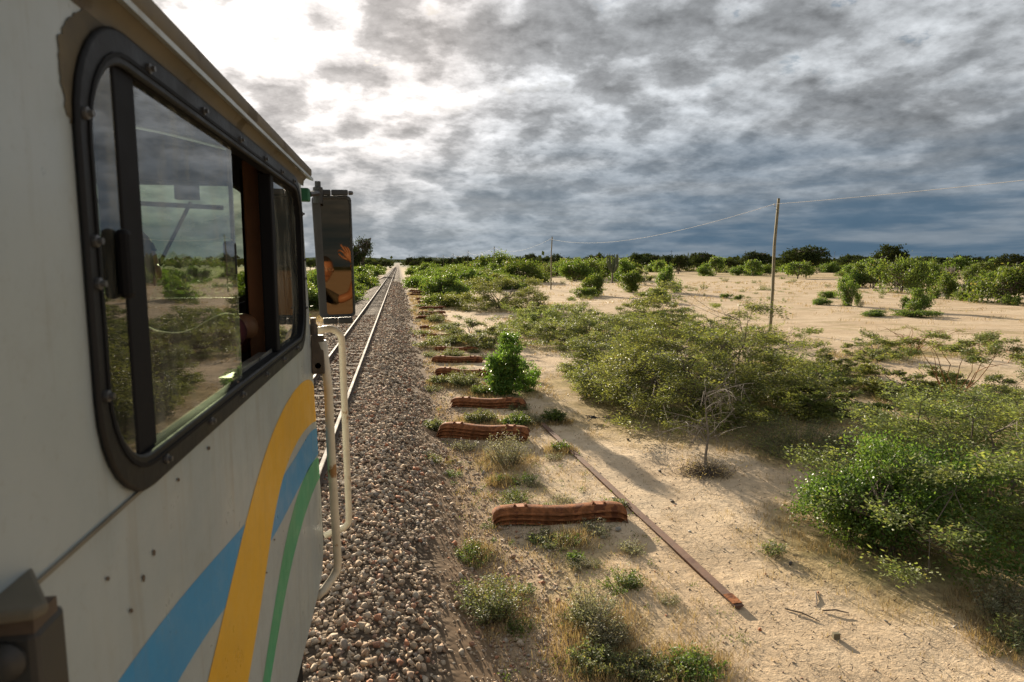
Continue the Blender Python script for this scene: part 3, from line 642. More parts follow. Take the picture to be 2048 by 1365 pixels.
def acacia(seed, Rr, H, sprays=500, lpt=34, leaf=0.055, low=0.10, mat='acacia', stems=14, bark='twig', shell=.45, L=.15, flat=.13, umbrella=False):
    """spreading thorn shrub: many thin stems carrying flat feathery sprays through a lumpy dome"""
    g = np.random.default_rng(seed); lv = Leaves(); br = MB(); nodes = []
    ph = g.uniform(0, 6.28, 4)
    lump = lambda a: 1+.16*math.sin(2*a+ph[0])+.13*math.sin(3*a+ph[1])+.08*math.sin(7*a+ph[2])
    for i in range(stems):
        az = 2*math.pi*(i+g.uniform(-.4, .4))/stems; rr = Rr*lump(az)*g.uniform(.35, .95)
        hh = H*g.uniform(.45, .95)*math.sqrt(max(.12, 1-(rr/(Rr*1.1))**2)) if not umbrella else H*g.uniform(.75, .95)
        tt = np.linspace(0, 1, 8); ang = az+g.uniform(-.5, .5)*tt
        P = np.stack([rr*tt**1.1*np.cos(ang), rr*tt**1.1*np.sin(ang), hh*np.sin(tt*1.5)], 1); P[1:] += g.normal(0, .022*Rr, (7, 3)); P[0, 2] = -.05
        br.tube(P, list(np.linspace(.008*Rr+.006, .003, 8)), 4, False); nodes += list(P[2:])
    nodes = np.array(nodes)
    per = 11; sprays = int(sprays*(1.0 if umbrella else 1.9))
    for k in range(max(1, sprays//per)):
        a = g.uniform(0, 6.283); q = g.uniform(0, 1)**shell; el = math.asin(g.uniform(0, 1)**1.1)
        rl = Rr*lump(a)
        if umbrella: r_ = rl*.85*math.sqrt(g.uniform(0, 1)); c = np.array([math.cos(a)*r_, math.sin(a)*r_, H*(.98-.16*(r_/rl)**2-.25*g.uniform(0, 1)**2)])
        else: c = np.array([math.cos(a)*math.cos(el)*q*rl*.88, math.sin(a)*math.cos(el)*q*rl*.88, H*(low+(1-low)*math.sin(el)*q*lump(a*1.7+1))])
        c[2] = max(c[2], .06)
        b0 = nodes[np.argmin(((nodes-c)**2*np.array([1, 1, 1.6])).sum(1))]
        if np.linalg.norm(c-b0) > .02: br.tube([b0, (b0+c)/2+g.normal(0, .03*Rr, 3)+np.array([0, 0, .02]), c], [.0075, .006, .004], 3, False)
        ha = math.atan2(c[1], c[0])+g.normal(0, .55); tilt = g.normal(.10, .10)
        f1 = np.array([math.cos(ha), math.sin(ha), tilt]); f2 = np.array([-math.sin(ha), math.cos(ha), g.normal(0, .1)])
        bl = Rr*g.uniform(.16, .34); bright = g.normal(0, .12, 3)
        for m in range(per):
            sgn = g.uniform(-1, 1); t_ = g.uniform(0, .9); da = ha+sgn*1.15*(1-.5*t_)
            o = c+f1*bl*t_+np.array([0, 0, -.12*bl*t_*t_])+g.normal(0, .012*Rr, 3); ll = Rr*L*g.uniform(.55, 1.2)
            td = np.array([math.cos(da), math.sin(da), tilt+g.normal(0, .10)]); perp = np.array([-td[1], td[0], 0.])
            if leaf < .08: br.tube([o, o+td*ll], [.003, .0012], 3, False)
            n = int(lpt*g.uniform(.6, 1.3)); u = g.uniform(-.1, 1, n)[:, None]; w = g.normal(0, .26, (n, 1))*(1.05-u*.7)
            C = o+td*ll*u+perp*ll*w+g.normal(0, 1, (n, 3))*ll*np.array([.04, .04, flat])
            A = td*.6+perp*np.sign(w)*g.uniform(.3, 1.0, (n, 1))+g.normal(0, .25, (n, 3)); N = np.array([0, .30, .85])+bright+g.normal(0, .42, (n, 3))
            C[:, 2] = np.maximum(C[:, 2], .01)
            lv.add(C, A, N, leaf*g.uniform(.6, 1.3, n), leaf*.40*g.uniform(.7, 1.2, n))
        br.tube([c, c+f1*bl*.5, c+f1*bl], [.004, .003, .002], 3, False)
    return lv.mesh('foliage', M[mat]), br.mesh('branches', M[bark])
def leafy(seed, Rr, H, clumps=60, per=60, leaf=0.07, mat='leafy', shape=1.0, bare=0.12, spread=.15, stems=6, asp=0.6):
    """dense broad-leaved bush: lumpy crown of many small leaves"""
    g = np.random.default_rng(seed); lv = Leaves(); br = MB()
    lobes = [(g.normal(0, .50, 3)*np.array([1, 1, .62]), g.uniform(.26, .60)) for _ in range(9)]
    base = []
    for i in range(stems):
        a = 2*math.pi*i/stems+g.uniform(-.4, .4)
        e = np.array([math.cos(a)*Rr*.5, math.sin(a)*Rr*.5, H*g.uniform(.5, .85)])
        P = [np.array([math.cos(a)*Rr*.08, math.sin(a)*Rr*.08, -.04]), e*np.array([.4, .4, .4])+g.normal(0, .03*Rr, 3), e*.75+g.normal(0, .05*Rr, 3), e]
        br.tube(P, [.02*Rr+.008, .016*Rr+.006, .01*Rr+.004, .004], 4, False); base.append(P)
    for i in range(clumps):
        c0, r0 = lobes[g.integers(len(lobes))]
        d = unit(g.normal(0, 1, 3)); rad = g.uniform(.45, 1.0)**.6
        c = c0+d*r0*rad
        c = np.array([c[0]*Rr, c[1]*Rr, H*(bare+(1-bare)*np.clip(.5+c[2]*.62*shape, 0.02, 1.05))])
        P = base[g.integers(stems)]; s0 = P[g.integers(1, 3)]
        br.tube([s0, (s0+c)/2+g.normal(0, .05*Rr, 3), c], [.006*Rr+.002, .004*Rr+.0015, .002], 3, False)
        n = int(per*g.uniform(.6, 1.4)); sp = Rr*spread*g.uniform(.6, 1.3)
        C = c+g.normal(0, 1, (n, 3))*sp*np.array([1, 1, .75])
        C[:, 2] = np.maximum(C[:, 2], 0.02)
        out = unit(C-np.array([0, 0, H*.35]))
        A = out*.7+g.normal(0, .8, (n, 3))-np.array([0, 0, .25])
        N = out*.5+np.array([0, 0, .6])+g.normal(0, .6, (n, 3))
        lv.add(C, A, N, leaf*g.uniform(.65, 1.3, n), leaf*asp*g.uniform(.7, 1.2, n))
    return lv.mesh('foliage', M[mat]), br.mesh('branches', M['twig'])
def weed(seed, Rr, H, stems=40, lps=26, leaf=0.04, mat='weed', upright=.6, asp=.4, droop=.2):
    """herb clump: many thin stems carrying small leaves"""
    g = np.random.default_rng(seed); lv = Leaves(); br = MB()
    for i in range(stems):
        a = g.uniform(0, 6.283); rr = Rr*math.sqrt(g.uniform(0, 1)); h = H*g.uniform(.45, 1.0)*(1-.45*(rr/Rr)**2)
        b0 = np.array([math.cos(a)*rr*.45, math.sin(a)*rr*.45, -.02])
        e = np.array([math.cos(a)*rr*(1.4-upright*.5), math.sin(a)*rr*(1.4-upright*.5), h])
        mid = (b0+e)/2+np.array([0, 0, h*.10])+g.normal(0, .04*Rr, 3)
        tt = np.linspace(0, 1, 5)[:, None]
        P = (1-tt)**2*b0+2*tt*(1-tt)*mid+tt**2*e-np.array([0, 0, droop*.2*h])*tt**4
        br.tube(P[::2], [.004, .003, .0015], 3, False)
        u = g.uniform(.12, 1.0, lps)[:, None]
        C = (1-u)**2*b0+2*u*(1-u)*mid+u**2*e+g.normal(0, .012+.02*Rr, (lps, 3))
        az = g.uniform(0, 6.283, lps); A = np.stack([np.cos(az), np.sin(az), g.uniform(-.1, 1.0, lps)], 1)
        N = np.array([0, 0, 1.0])+g.normal(0, .5, (lps, 3))
        lv.add(C, A, N, leaf*g.uniform(.6, 1.3, lps), leaf*asp*g.uniform(.7, 1.2, lps))
    return lv.mesh('foliage', M[mat]), br.mesh('stems', M['twig'])
def tree_crown(seed, Rr, H, trunk_h, clumps=70, per=40, leaf=.35, flat=.5, mat='dark_tree', tr=.3, limbs=9):
    g = np.random.default_rng(seed); lv = Leaves(); br = MB()
    top = np.array([g.normal(0, .04*Rr), g.normal(0, .04*Rr), trunk_h])
    br.tube([(0, 0, -.2), top*.5+np.array([.1, 0, 0]), top], [tr*1.3, tr*.9, tr*.75], 7, False)
    ends = []
    for i in range(limbs):
        a = 6.283*i/limbs+g.uniform(-.3, .3); r_ = Rr*g.uniform(.4, .85)
        e = np.array([math.cos(a)*r_, math.sin(a)*r_, trunk_h+(H-trunk_h)*g.uniform(.35, .8)])
        br.tube([top, (top+e)/2+np.array([0, 0, -.02*H])+g.normal(0, .04*Rr, 3), e], [tr*.5, tr*.3, tr*.1], 5, False); ends.append(e)
    for i in range(clumps):
        d = unit(g.normal(0, 1, 3)); rad = g.uniform(.3, 1)**.5
        d[2] = abs(d[2])*1.0-.25
        z = trunk_h+(H-trunk_h)*np.clip(.28+d[2]*rad*.72, 0, 1)
        c = np.array([d[0]*Rr*rad, d[1]*Rr*rad, z]); e = ends[g.integers(limbs)]
        br.tube([e, c], [tr*.12, tr*.05], 3, False)
        n = int(per*g.uniform(.5, 1.5)); sp = Rr*.13*g.uniform(.7, 1.3)
        C = c+g.normal(0, 1, (n, 3))*sp*np.array([1, 1, flat])
        A = g.normal(0, 1, (n, 3)); N = np.array([0, 0, .8])+g.normal(0, .6, (n, 3))
        lv.add(C, A, N, leaf*g.uniform(.6, 1.3, n), leaf*.7*g.uniform(.7, 1.2, n))
    return lv.mesh('crown', M[mat]), br.mesh('trunk', M['bark'])

def plant(kind, meshes, loc, rz, sc, label, cat, group=None, parts=('foliage', 'branches'), veg=1.0, rad=None):
    r = empty(kind, loc, rz, sc); tag(r, label, cat, group)
    for nm, me in zip(parts, meshes): link(nm, me, r)
    if rad is None:
        s0 = sc if not hasattr(sc, '__len__') else sc[0]
        rad = max(abs(v.co.x) for v in list(meshes[0].vertices)[::37])*s0
    PLANTS.append((loc[0], loc[1], rad, veg))
    return r

# ------------------------------------------------------------------ big thorn shrubs and bushes one can name
def at(px, py): p = G(px, py); return (p[0], p[1], -0.02)

p = at(1395, 815); plant('thorn_shrub', acacia(11, 3.0, 2.5, 1450, 34, .070, low=.03, stems=26, shell=.4), p, 0.3, 1,
      'largest feathery thorn shrub, sweeping up against the wooden pole beside the sandy path', 'shrub')
p = at(1235, 765); plant('thorn_shrub', acacia(12, 2.1, 1.5, 1000, 34, .066, low=.03, stems=18), p, 1.3, 1,
      'lower olive thorn shrub spreading over straw at the path edge, before the largest shrub', 'shrub')
p = at(1190, 690); plant('thorn_shrub', acacia(13, 2.9, 1.5, 520, 32, .092, low=.03), p, 2.2, 1,
      'wide low thorn shrub beyond the path, between the leafy green bush and the grey-green shrub', 'shrub')
p = at(1000, 617); plant('thorn_shrub', acacia(14, 4.4, 2.7, 560, 34, .135, low=.02, stems=22), p, 0.7, 1,
      'broad dark domed thorn shrub standing alone at the edge of the pale clearing', 'shrub')
p = at(945, 690); plant('thorn_shrub', acacia(15, 2.2, 1.15, 420, 30, .085, low=.03), p, 1.9, 1,
      'flat dark thorn shrub behind the leafy green bush, over a rusty sleeper pile', 'shrub')
p = at(1110, 668); plant('thorn_shrub', acacia(16, 3.0, 1.7, 420, 30, .11, low=.03), p, 2.9, 1,
      'olive thorn shrub at the far bend of the sandy path', 'shrub')
p = at(1305, 655); plant('thorn_shrub', acacia(17, 2.2, 2.2, 420, 32, .11, low=.03, mat='weed'), p, .4, 1,
      'grey-green shrub rising above the thorn shrubs in front of the clearing', 'shrub')
p = at(1985, 1062); plant('thorn_shrub', acacia(21, 2.45, 1.75, 1250, 36, .054, low=.16, stems=30, shell=.4), p, 2.2, 1,
      'big tangled thorn shrub with a dark hollow, nearest to the sandy path', 'shrub')
p = at(2090, 930); plant('thorn_shrub', acacia(22, 2.4, 1.5, 800, 36, .054, low=.12, stems=20), p, 0.2, 1,
      'dark thorn shrub behind the nearest tangled one, cut by the photo edge', 'shrub')
p = at(1905, 838); plant('thorn_tree', acacia(23, 1.75, 2.0, 420, 46, .058, stems=9, bark='orange_bark', umbrella=True), p, .8, 1,
      'small flat-topped thorn tree with an orange stem poking above the tangled shrub', 'tree')
for (px, py, w, h, sd, lab) in ((1335, 742, 2.1, 1.7, 41, 'thorn shrub filling the gap between the low olive shrub and the largest one'), (1500, 742, 2.2, 1.8, 42, 'thorn shrub behind the largest one, its feathery tips crossing the wooden pole'),
        (1265, 668, 2.3, 1.3, 43, 'low thorn shrub in front of the grey-green shrub'), (1425, 672, 2.6, 1.5, 44, 'thorn shrub between the grey-green shrub and the wooden pole'), (1075, 640, 2.2, 1.0, 45, 'low thorn shrub at the edge of the pale clearing, beside the dark domed one'),
        (1640, 830, 1.3, .8, 46, 'shaded thorn shrub at the back of the dark hollow'), (1790, 790, 1.5, .75, 47, 'thorn shrub between the tangled shrub and the open pale dirt'), (1960, 800, 1.4, .75, 48, 'thorn shrub beside the small flat-topped tree with the orange stem')):
    p = at(px, py); plant('thorn_shrub', acacia(sd, w, h, 330, 30, .084, low=.02), p, sd*.7, 1, lab, 'shrub')
p = at(1830, 703); plant('bare_umbrella_shrub', acacia(24, 1.7, 1.05, 130, 9, .05, stems=11, bark='orange_bark', umbrella=True), p, .1, (1, 1, 1),
      'nearly leafless umbrella-shaped thorn shrub on the pale dirt', 'shrub')
p = at(1675, 748); plant('thorn_shrub', acacia(25, 1.05, .85, 260, 32, .065, low=.03), p, .1, 1,
      'small round brownish thorn shrub by the pale puddle of sand', 'shrub')
p = at(1745, 715); plant('thorn_shrub', acacia(26, 1.3, .75, 240, 28, .065, low=.03), p, 1.1, 1,
      'low ragged thorn shrub beside the leafless umbrella-shaped one', 'shrub')
p = at(1600, 905); plant('grey_weed_clump', weed(27, 1.35, .75, 240, 34, .05, 'weed'), p, 0, 1,
      'shaded grey-green undergrowth between the two big thorn shrubs', 'weeds', parts=('foliage', 'stems'))
p = at(1545, 800); plant('grey_weed_clump', weed(28, 1.6, .9, 240, 34, .055, 'weed'), p, 0, 1,
      'shaded undergrowth below the largest thorn shrub, on the side away from the path', 'weeds', parts=('foliage', 'stems'))
p = at(1018, 787); plant('leafy_bush', leafy(39, .66, 1.60, 300, 62, .064, 'vivid', 1.0, -.30, .11), p, .6, 1,
      'vivid green leafy bush growing out of the rusty sleeper row', 'bush')
p = at(1770, 1105); plant('leafy_bush', leafy(32, .95, 1.15, 220, 110, .045, 'leafy', 1, .02, .14), p, 1.6, 1,
      'glossy green leafy bush with yellow leaves under the nearest tangled shrub', 'bush')
p = at(1700, 1075); plant('leafy_bush', leafy(36, .62, .72, 130, 90, .04, 'leafy', 1, .02, .15), p, 2.6, 1,
      'small light-green bush spilling onto the sandy path before the glossy one', 'bush')
p = at(2000, 1225); plant('grey_weed_clump', weed(33, .42, .55, 46, 30, .05, 'greyweed', .7, .35), p, .2, 1,
      'silvery grey-green weed in the shade by the photo edge', 'weeds', parts=('foliage', 'stems'))
p = at(2040, 1290); plant('grey_weed_clump', weed(34, .3, .35, 30, 26, .045, 'weed', .7, .35), p, .2, 1,
      'low green weed just below the silvery weed', 'weeds', parts=('foliage', 'stems'))
p = at(1720, 905); plant('grey_weed_clump', weed(35, .9, .55, 80, 24, .045, 'weed', .6, .35), p, .2, 1,
      'weeds with reddish stalks at the mouth of the tangled shrub hollow', 'weeds', parts=('foliage', 'stems'))
p = at(1565, 735); plant('leafy_bush', leafy(37, .8, .7, 60, 50, .05, 'scrub', 1, .02, .16), p, .2, 1,
      'small pale green bush behind the foot of the largest thorn shrub', 'bush')
p = at(1650, 770); plant('leafy_bush', leafy(38, .75, .65, 60, 50, .05, 'scrub', 1, .02, .16), p, 1.2, 1,
      'small mixed green bush between puddle of sand and tangled shrub', 'bush')

SW0 = [weed(240+i, .30, .24, 46, 26, .034, ('weed', 'scrub', 'greyweed')[i]) for i in range(3)]
# weeds along the row of sleepers: px, py, radius, height, kind, label
W = [(1015, 925, .42, .52, 'greyweed', 'frosted grey-green weed hiding the middle of the second sleeper pile'),
     (960, 845, .32, .25, 'weed', 'low weeds between the second and third sleeper piles'),
     (880, 768, .30, .25, 'weed', 'pale weeds at the ballast edge beside the third sleeper pile'),
     (930, 772, .45, .45, 'weed', 'green weeds growing over the sleeper pile beside the leafy bush'),
     (968, 790, .30, .28, 'scrub', 'bright weeds at the foot of the vivid leafy bush'),
     (1108, 842, .24, .26, 'scrub', 'small green weed at the far end of the lying rail'),
     (1030, 850, .30, .22, 'scrub', 'weeds sprouting against the face of the third sleeper pile'),
     (905, 718, .36, .40, 'weed', 'weeds splitting the two ends of a long rusty sleeper'),
     (905, 690, .4, .35, 'weed', 'grey-green weeds beside the flat dark thorn shrub'),
     (872, 645, .5, .55, 'weed', 'weeds standing over a tight cluster of far sleepers'),
     (895, 660, .5, .4, 'weed', 'weeds in front of the tight cluster of far sleepers'),
     (845, 615, .5, .25, 'scrub', 'green weeds between two groups of far sleepers'),
     (1122, 900, .14, .16, 'scrub', 'tiny green weed on the middle of the lying rail'),
     (940, 1112, .17, .20, 'scrub', 'small bright weed between ballast and the first sleeper pile'),
     (985, 1228, .30, .36, 'weed', 'green leafy weed at the ballast foot below the first sleeper pile'),
     (1180, 1240, .26, .34, 'greyweed', 'tall silvery seeding weed beside the end of the lying rail'),
     (1215, 1285, .20, .26, 'greyweed', 'second silvery seeding weed just before the tall one'),
     (1190, 1330, .20, .18, 'weed', 'dark green weed below the silvery seeding weeds'),
     (1290, 1350, .24, .15, 'weed', 'sprawling green weed at the bottom edge of the photo'),
     (1390, 1345, .22, .15, 'scrub', 'flat green creeper on sand at the bottom edge'),
     (1145, 1085, .14, .12, 'scrub', 'small dark weed in front of the first sleeper pile'),
     (870, 860, .25, .22, 'weed', 'wispy weeds on ballast edge beside the second sleeper pile'),
     (855, 930, .22, .2, 'weed', 'thin grass and weeds on the ballast foot'),
     (1000, 965, .12, .12, 'scrub', 'small yellow-green weed behind the first sleeper pile'),
     (1060, 760, .25, .3, 'scrub', 'weed at the path side of the vivid leafy bush'),
     (1240, 1010, .1, .1, 'weed', 'tiny weed by the rail behind the first sleeper pile'),
     (1150, 1120, .09, .09, 'scrub', 'tiny bright weed among gravel below the first sleeper pile'),
     (925, 1195, .14, .16, 'weed', 'small weed among the ballast stones at their lower edge'),
     (1070, 1085, .10, .12, 'weed', 'thin weed against the front of the first sleeper pile'),
     (1545, 1105, .18, .12, 'weed', 'yellowing weed on open sand near the glossy bush')]
for i, (px, py, rr, h, k, lab) in enumerate(W):
    small = rr < .2
    plant('weed_clump', weed(100+i, rr*1.2, h*1.3, int(40+rr*190) if not small else 26, 36 if not small else 26, .034 if py > 900 else .050, k, .8 if k == 'greyweed' else .55, .32 if k == 'greyweed' else .45),
          at(px, py), random.uniform(0, 6), 1, lab, 'weeds', parts=('foliage', 'stems'), veg=.6)

for k in range(60):
    y = 6+random.expovariate(1/11); x = random.uniform(2.5, 4.8)
    plant('weed_clump', SW0[k % 3], (x, y, -.02), random.uniform(0, 6), random.uniform(.35, .85)*(1+y/60), 'scattered low weed on the strip between ballast and lying rail', 'weeds', 'weeds between ballast and rail', parts=('foliage', 'stems'), veg=.5)
# dead thorny shrub
def dead_shrub():
    root = empty('dead_thorn_shrub', at(1412, 945)); tag(root, 'dead bleached thorn shrub with drooping bare branches by the sandy path', 'shrub')
    g = np.random.default_rng(5); mb = MB(); th = MB(); lv = Leaves()
    trunk = [(0, 0, -.05), (-.02, .0, .3), (.03, .02, .66), (-.03, 0, 1.0), (-.05, .02, 1.25), (-.01, .0, 1.45)]
    mb.tube(trunk, [.030, .024, .019, .014, .010, .005], 6)
    def limb(p0, d, L, r, lev):
        P = [np.array(p0)]; dd = np.array(d, float)
        for q in range(5):
            dd = unit(dd+g.normal(0, .16, 3)+np.array([0, 0, -.17*(1+lev*.4)])); P.append(P[-1]+dd*L/5)
        mb.tube(P, list(np.linspace(r, r*.35, 6)), 4, False)
        for q in range(int(26*L)+3):
            s_ = g.uniform(.1, 1); kk = min(int(s_*5), 4); b = P[kk]*(1-(s_*5-kk))+P[kk+1]*(s_*5-kk)
            td = unit(g.normal(0, 1, 3)); th.tube([b, b+td*g.uniform(.02, .07)], [.0025, .001], 3, False)
        if lev < 2:
            for q in range(4 if lev == 0 else 2):
                k2 = g.integers(1, 5); dn = unit(P[k2+1]-P[k2]+g.normal(0, .55, 3)); limb(P[k2], dn, L*g.uniform(.35, .65), r*.6, lev+1)
    for i in range(13):
        t0 = g.uniform(.3, 1.0); k = min(int(t0*5), 4); f = t0*5-k
        p0 = np.array(trunk[k])*(1-f)+np.array(trunk[k+1])*f; a = g.uniform(0, 6.283)
        limb(p0, (math.cos(a), math.sin(a), g.uniform(.3, 1.1)), g.uniform(.55, 1.1), .0085, 0)
    for i in range(420):      # tangle of fallen twigs at the foot
        a = g.uniform(0, 6.283); r_ = abs(g.normal(0, .3)); b = np.array([math.cos(a)*r_, math.sin(a)*r_*.8, .0])
        d = unit(np.array([g.normal(0, 1), g.normal(0, 1), g.uniform(.1, 1.0)])); L = g.uniform(.1, .42)*(1-.5*min(r_, 1))
        th.tube([b, b+d*L*.5+g.normal(0, .02, 3), b+d*L], [.004, .003, .0015], 3, False)
    n = 700; C = g.normal(0, 1, (n, 3))*np.array([.28, .24, .12])+np.array([0, 0, .12]); C[:, 2] = np.abs(C[:, 2])
    lv.add(C, g.normal(0, 1, (n, 3)), g.normal(0, 1, (n, 3)), .035*g.uniform(.5, 1.3, n), .016)
    mb.build('branches', M['pale_twig'], root); th.build('thorns', M['twig'], root); link('dead_leaves', lv.mesh('dead_leaves', M['straw']), root)
    PLANTS.append((root.location.x, root.location.y, .5, .6))
dead_shrub()

# mid and far bushes: shared meshes
LB = [leafy(200+i, 1.0, 1.25, 120, 44, .12, 'scrub', 1.1, .10, .15) for i in range(7)]
SB = [leafy(215+i, 1.0, .95, 100, 40, .14, 'scrub', 1.0, .02, .17, 4) for i in range(6)]
AB = [acacia(220+i, 1.0, .80, 150, 24, .09, low=.02, stems=8, L=.2, flat=.3) for i in range(3)]
SW = [weed(230+i, .5, .35, 36, 16, .06, 'scrub' if i % 2 else 'weed') for i in range(3)]
def bush(px, py, wpx, hpx, lib, label, group=None, kind='bush'):
    p = at(px, py); w, h = span(wpx, p), span(hpx, p)
    me = lib[random.randrange(len(lib))]
    w0 = {id(LB): 2.3, id(SB): 2.3, id(AB): 2.0, id(SW): 1.1}[id(lib)]; h0 = {id(LB): 1.3, id(SB): 1.0, id(AB): .8, id(SW): .36}[id(lib)]
    if kind == 'bush': kind = {id(LB): 'leafy_bush', id(SB): 'scrub_bush', id(AB): 'thorn_shrub', id(SW): 'weed_clump'}[id(lib)]
    plant(kind, me, p, random.uniform(0, 6.28), (w/w0, w/w0, h/h0), label, 'weeds' if lib is SW else 'shrub' if lib is AB else 'bush', group, rad=w*.5)
NAMED = [
 (1187, 590, 50, 40, LB, 'leafy bush in the clearing before the candelabra cactus tree'),
 (1175, 594, 52, 18, SB, 'low dark bush at the foot of the leafy bush in the clearing'),
 (1262, 584, 62, 40, LB, 'round leafy bush just beside the candelabra cactus tree'),
 (1330, 585, 46, 46, LB, 'upright leafy bush above the grey-green shrub'),
 (1318, 604, 44, 26, SB, 'grey bush in front of the upright leafy one'),
 (1700, 612, 40, 46, LB, 'slim leafy bush alone on the dirt beyond the wooden pole'),
 (1720, 614, 22, 18, SW, 'weeds at the foot of the slim leafy bush'),
 (1640, 609, 34, 13, SB, 'low green bush close to the wooden pole on open dirt'),
 (1657, 596, 34, 13, SB, 'flat green bush behind the low one near the pole'),
 (1835, 622, 54, 40, LB, 'round green bush casting a long shadow on the dirt'),
 (1838, 632, 72, 13, SB, 'green creeper ringing the foot of the shadow-casting bush'),
 (1750, 631, 54, 9, SB, 'flat green creeper lying on the open dirt'),
 (1745, 576, 70, 42, LB, 'wide leafy bush forming the near end of the bush bank'),
 (1800, 586, 84, 62, LB, 'tall leafy bush in the middle of the bush bank'),
 (1762, 598, 14, 14, SW, 'small upright weed in front of the bush bank'),
 (1765, 590, 20, 14, SW, 'small round weed at the foot of the bush bank'),
 (1870, 570, 50, 46, LB, 'bright bush behind the bank, next to the bare grey shrub'),
 (1895, 598, 48, 44, LB, 'leafy bush standing before the bare grey shrub'),
 (1952, 592, 62, 40, LB, 'spreading green bush beside the biggest bush'),
 (2010, 606, 110, 82, LB, 'biggest glossy green bush, cut by the photo edge'),
 (1925, 602, 30, 17, SB, 'small grey-green bush between larger bushes on the dirt'),
 (2020, 610, 34, 17, SB, 'small bush at the foot of the biggest glossy bush'),
 (1525, 582, 22, 17, SW, 'weed pair on the dirt just short of the wooden pole'),
 (1407, 579, 20, 16, SW, 'tiny bush on bare dirt beyond the grey-green shrub'),
 (1372, 577, 24, 10, SW, 'tiny flat bush on bare dirt near a scrap of shade'),
 (1453, 595, 20, 7, SB, 'flat green patch of creeper on the dirt, first of a pair'),
 (1478, 599, 16, 8, SB, 'flat green patch of creeper on the dirt, second of a pair'),
 (1494, 606, 10, 10, SW, 'single dark weed on the dirt near the flat creeper patches'),
 (1000, 555, 62, 44, LB, 'vivid round bush before the second telegraph pole'),
 (1045, 565, 80, 44, LB, 'green bush in front of the second telegraph pole'),
 (1150, 562, 70, 40, LB, 'leafy bush on the far edge of the clearing, by the second telegraph pole'),
 (1310, 545, 40, 22, SB, 'far green bush behind the round leafy bush'),
]
for px, py, w, h, lib, lab in NAMED: bush(px, py, w, h, lib, lab)
for k in range(16): bush(1085+k*13+random.uniform(-4, 4), 557+random.uniform(-8, 5), random.uniform(38, 60), random.uniform(24, 38), LB if k % 3 else AB, 'green bush in the hedge-like row across the far edge of the clearing', 'bushes along the clearing edge')
for k in range(40):
    px = random.uniform(1330, 2040); bush(px, random.uniform(538, 556), random.uniform(22, 50), random.uniform(10, 24), random.choice((SB, LB, AB)), 'small bush scattered over the far yellow grassland', 'bushes on the far grassland')
for k in range(5):
    px = random.uniform(1690, 2045); bush(px, random.uniform(560, 580), random.uniform(35, 60), random.uniform(22, 40), random.choice((SB, LB)), 'green bush in the bank behind the leafy bushes on the dirt', 'bushes of the bush bank')
for k in range(120):
    px = random.uniform(1120, 2040); py = random.uniform(556, 606) if px < 1650 else random.uniform(556, 590)
    bush(px, py, random.uniform(6, 20), random.uniform(4, 11), SW, 'small weed tuft dotted on the pale open dirt', 'weed tufts on the open dirt')
# dense scrub to both sides of the track
def scrub_field(n, f, label, group):
    k = 0
    while k < n:
        x, y = f()
        s = random.uniform(1.0, 2.1)*(1+max(0, y-80)/400); lib = random.choice((SB, SB, LB, AB)); me = random.choice(lib)
        plant({id(LB): 'leafy_bush', id(SB): 'scrub_bush', id(AB): 'thorn_shrub'}[id(lib)], me, (x, y, -.03), random.uniform(0, 6.28), (s, s, s*random.uniform(.7, 1.1)), label, 'shrub' if lib is AB else 'bush', group, rad=s)
        k += 1
def fr():
    while True:
        y = 40*math.exp(random.uniform(0, 1)**1.15*1.9); x = random.uniform(5.0+.012*max(0, y-70), 7+.12*y)
        c = proj((x, y, 0))
        if x > 5.6 and c[0] < 1075 and not (c[0] > 900 and c[1] > 580) and c[1] < 618 and c[0] > 822+.25*(c[1]-545): return x, y
def proj(P):
    v = np.array(P)-CAM; return 1024+FPX*(v@_rt)/(v@_fw), 682.5-FPX*(v@_up)/(v@_fw)
def fl():
    y = 50*math.exp(random.uniform(0, 1)*1.9); return -random.uniform(3.4+.004*y, max(4.5, .10*y)), y
scrub_field(215, fr, 'green scrub bush in the thicket beside the rusty sleeper row', 'scrub in the thicket')
def fl2():
    y = 16*math.exp(random.uniform(0, 1)*2.4); return -random.uniform(4.5, 8+.30*y), y
scrub_field(130, fl2, 'green scrub bush standing away from the track on the mirror side', 'scrub beyond the track')
scrub_field(100, fl, 'green scrub bush on the mirror side of the railway track', 'scrub across the track')

# far trees
TR = [tree_crown(300, 4.2, 7.0, 1.6, 80, 36, .55, .5), tree_crown(301, 4.6, 6.0, 1.8, 80, 36, .55, .35), tree_crown(302, 3.4, 6.6, 1.2, 70, 36, .5, .6)]
SC = [tree_crown(310+i, 2.2, 3.2, .5, 50, 34, .32, .55, 'scrub', .12) for i in range(2)]
BAO = tree_crown(320, 3.7, 8.6, 3.0, 70, 26, .34, .45, 'dark_tree', .75, 12)
def far_tree(px, topy, Y, wpx, me, label, group=None, w0=9.0, h0=7.0, base=None):
    x = CAM[0]+math.tan(math.atan((px-1024)/FPX)+YAW)*Y; d = depth((x, Y, 0))
    h = (CAM[2]+(525-topy)/FPX*d)*1.28; w = wpx/FPX*d
    r = empty('far_tree', (x, Y, -.1), random.uniform(0, 6.28), (w/w0, w/w0, h/h0)); tag(r, label, 'tree', group)
    link('crown', me[0], r); link('trunk', me[1], r)
far_tree(728, 481, 170, 54, BAO, 'solitary tall bare-limbed tree on the mirror side of the track', None, 7.6, 8.8)
far_tree(700, 502, 165, 60, TR[1], 'darker tree half behind the mirror, next to the solitary tall tree', None, 9.4, 6.2)
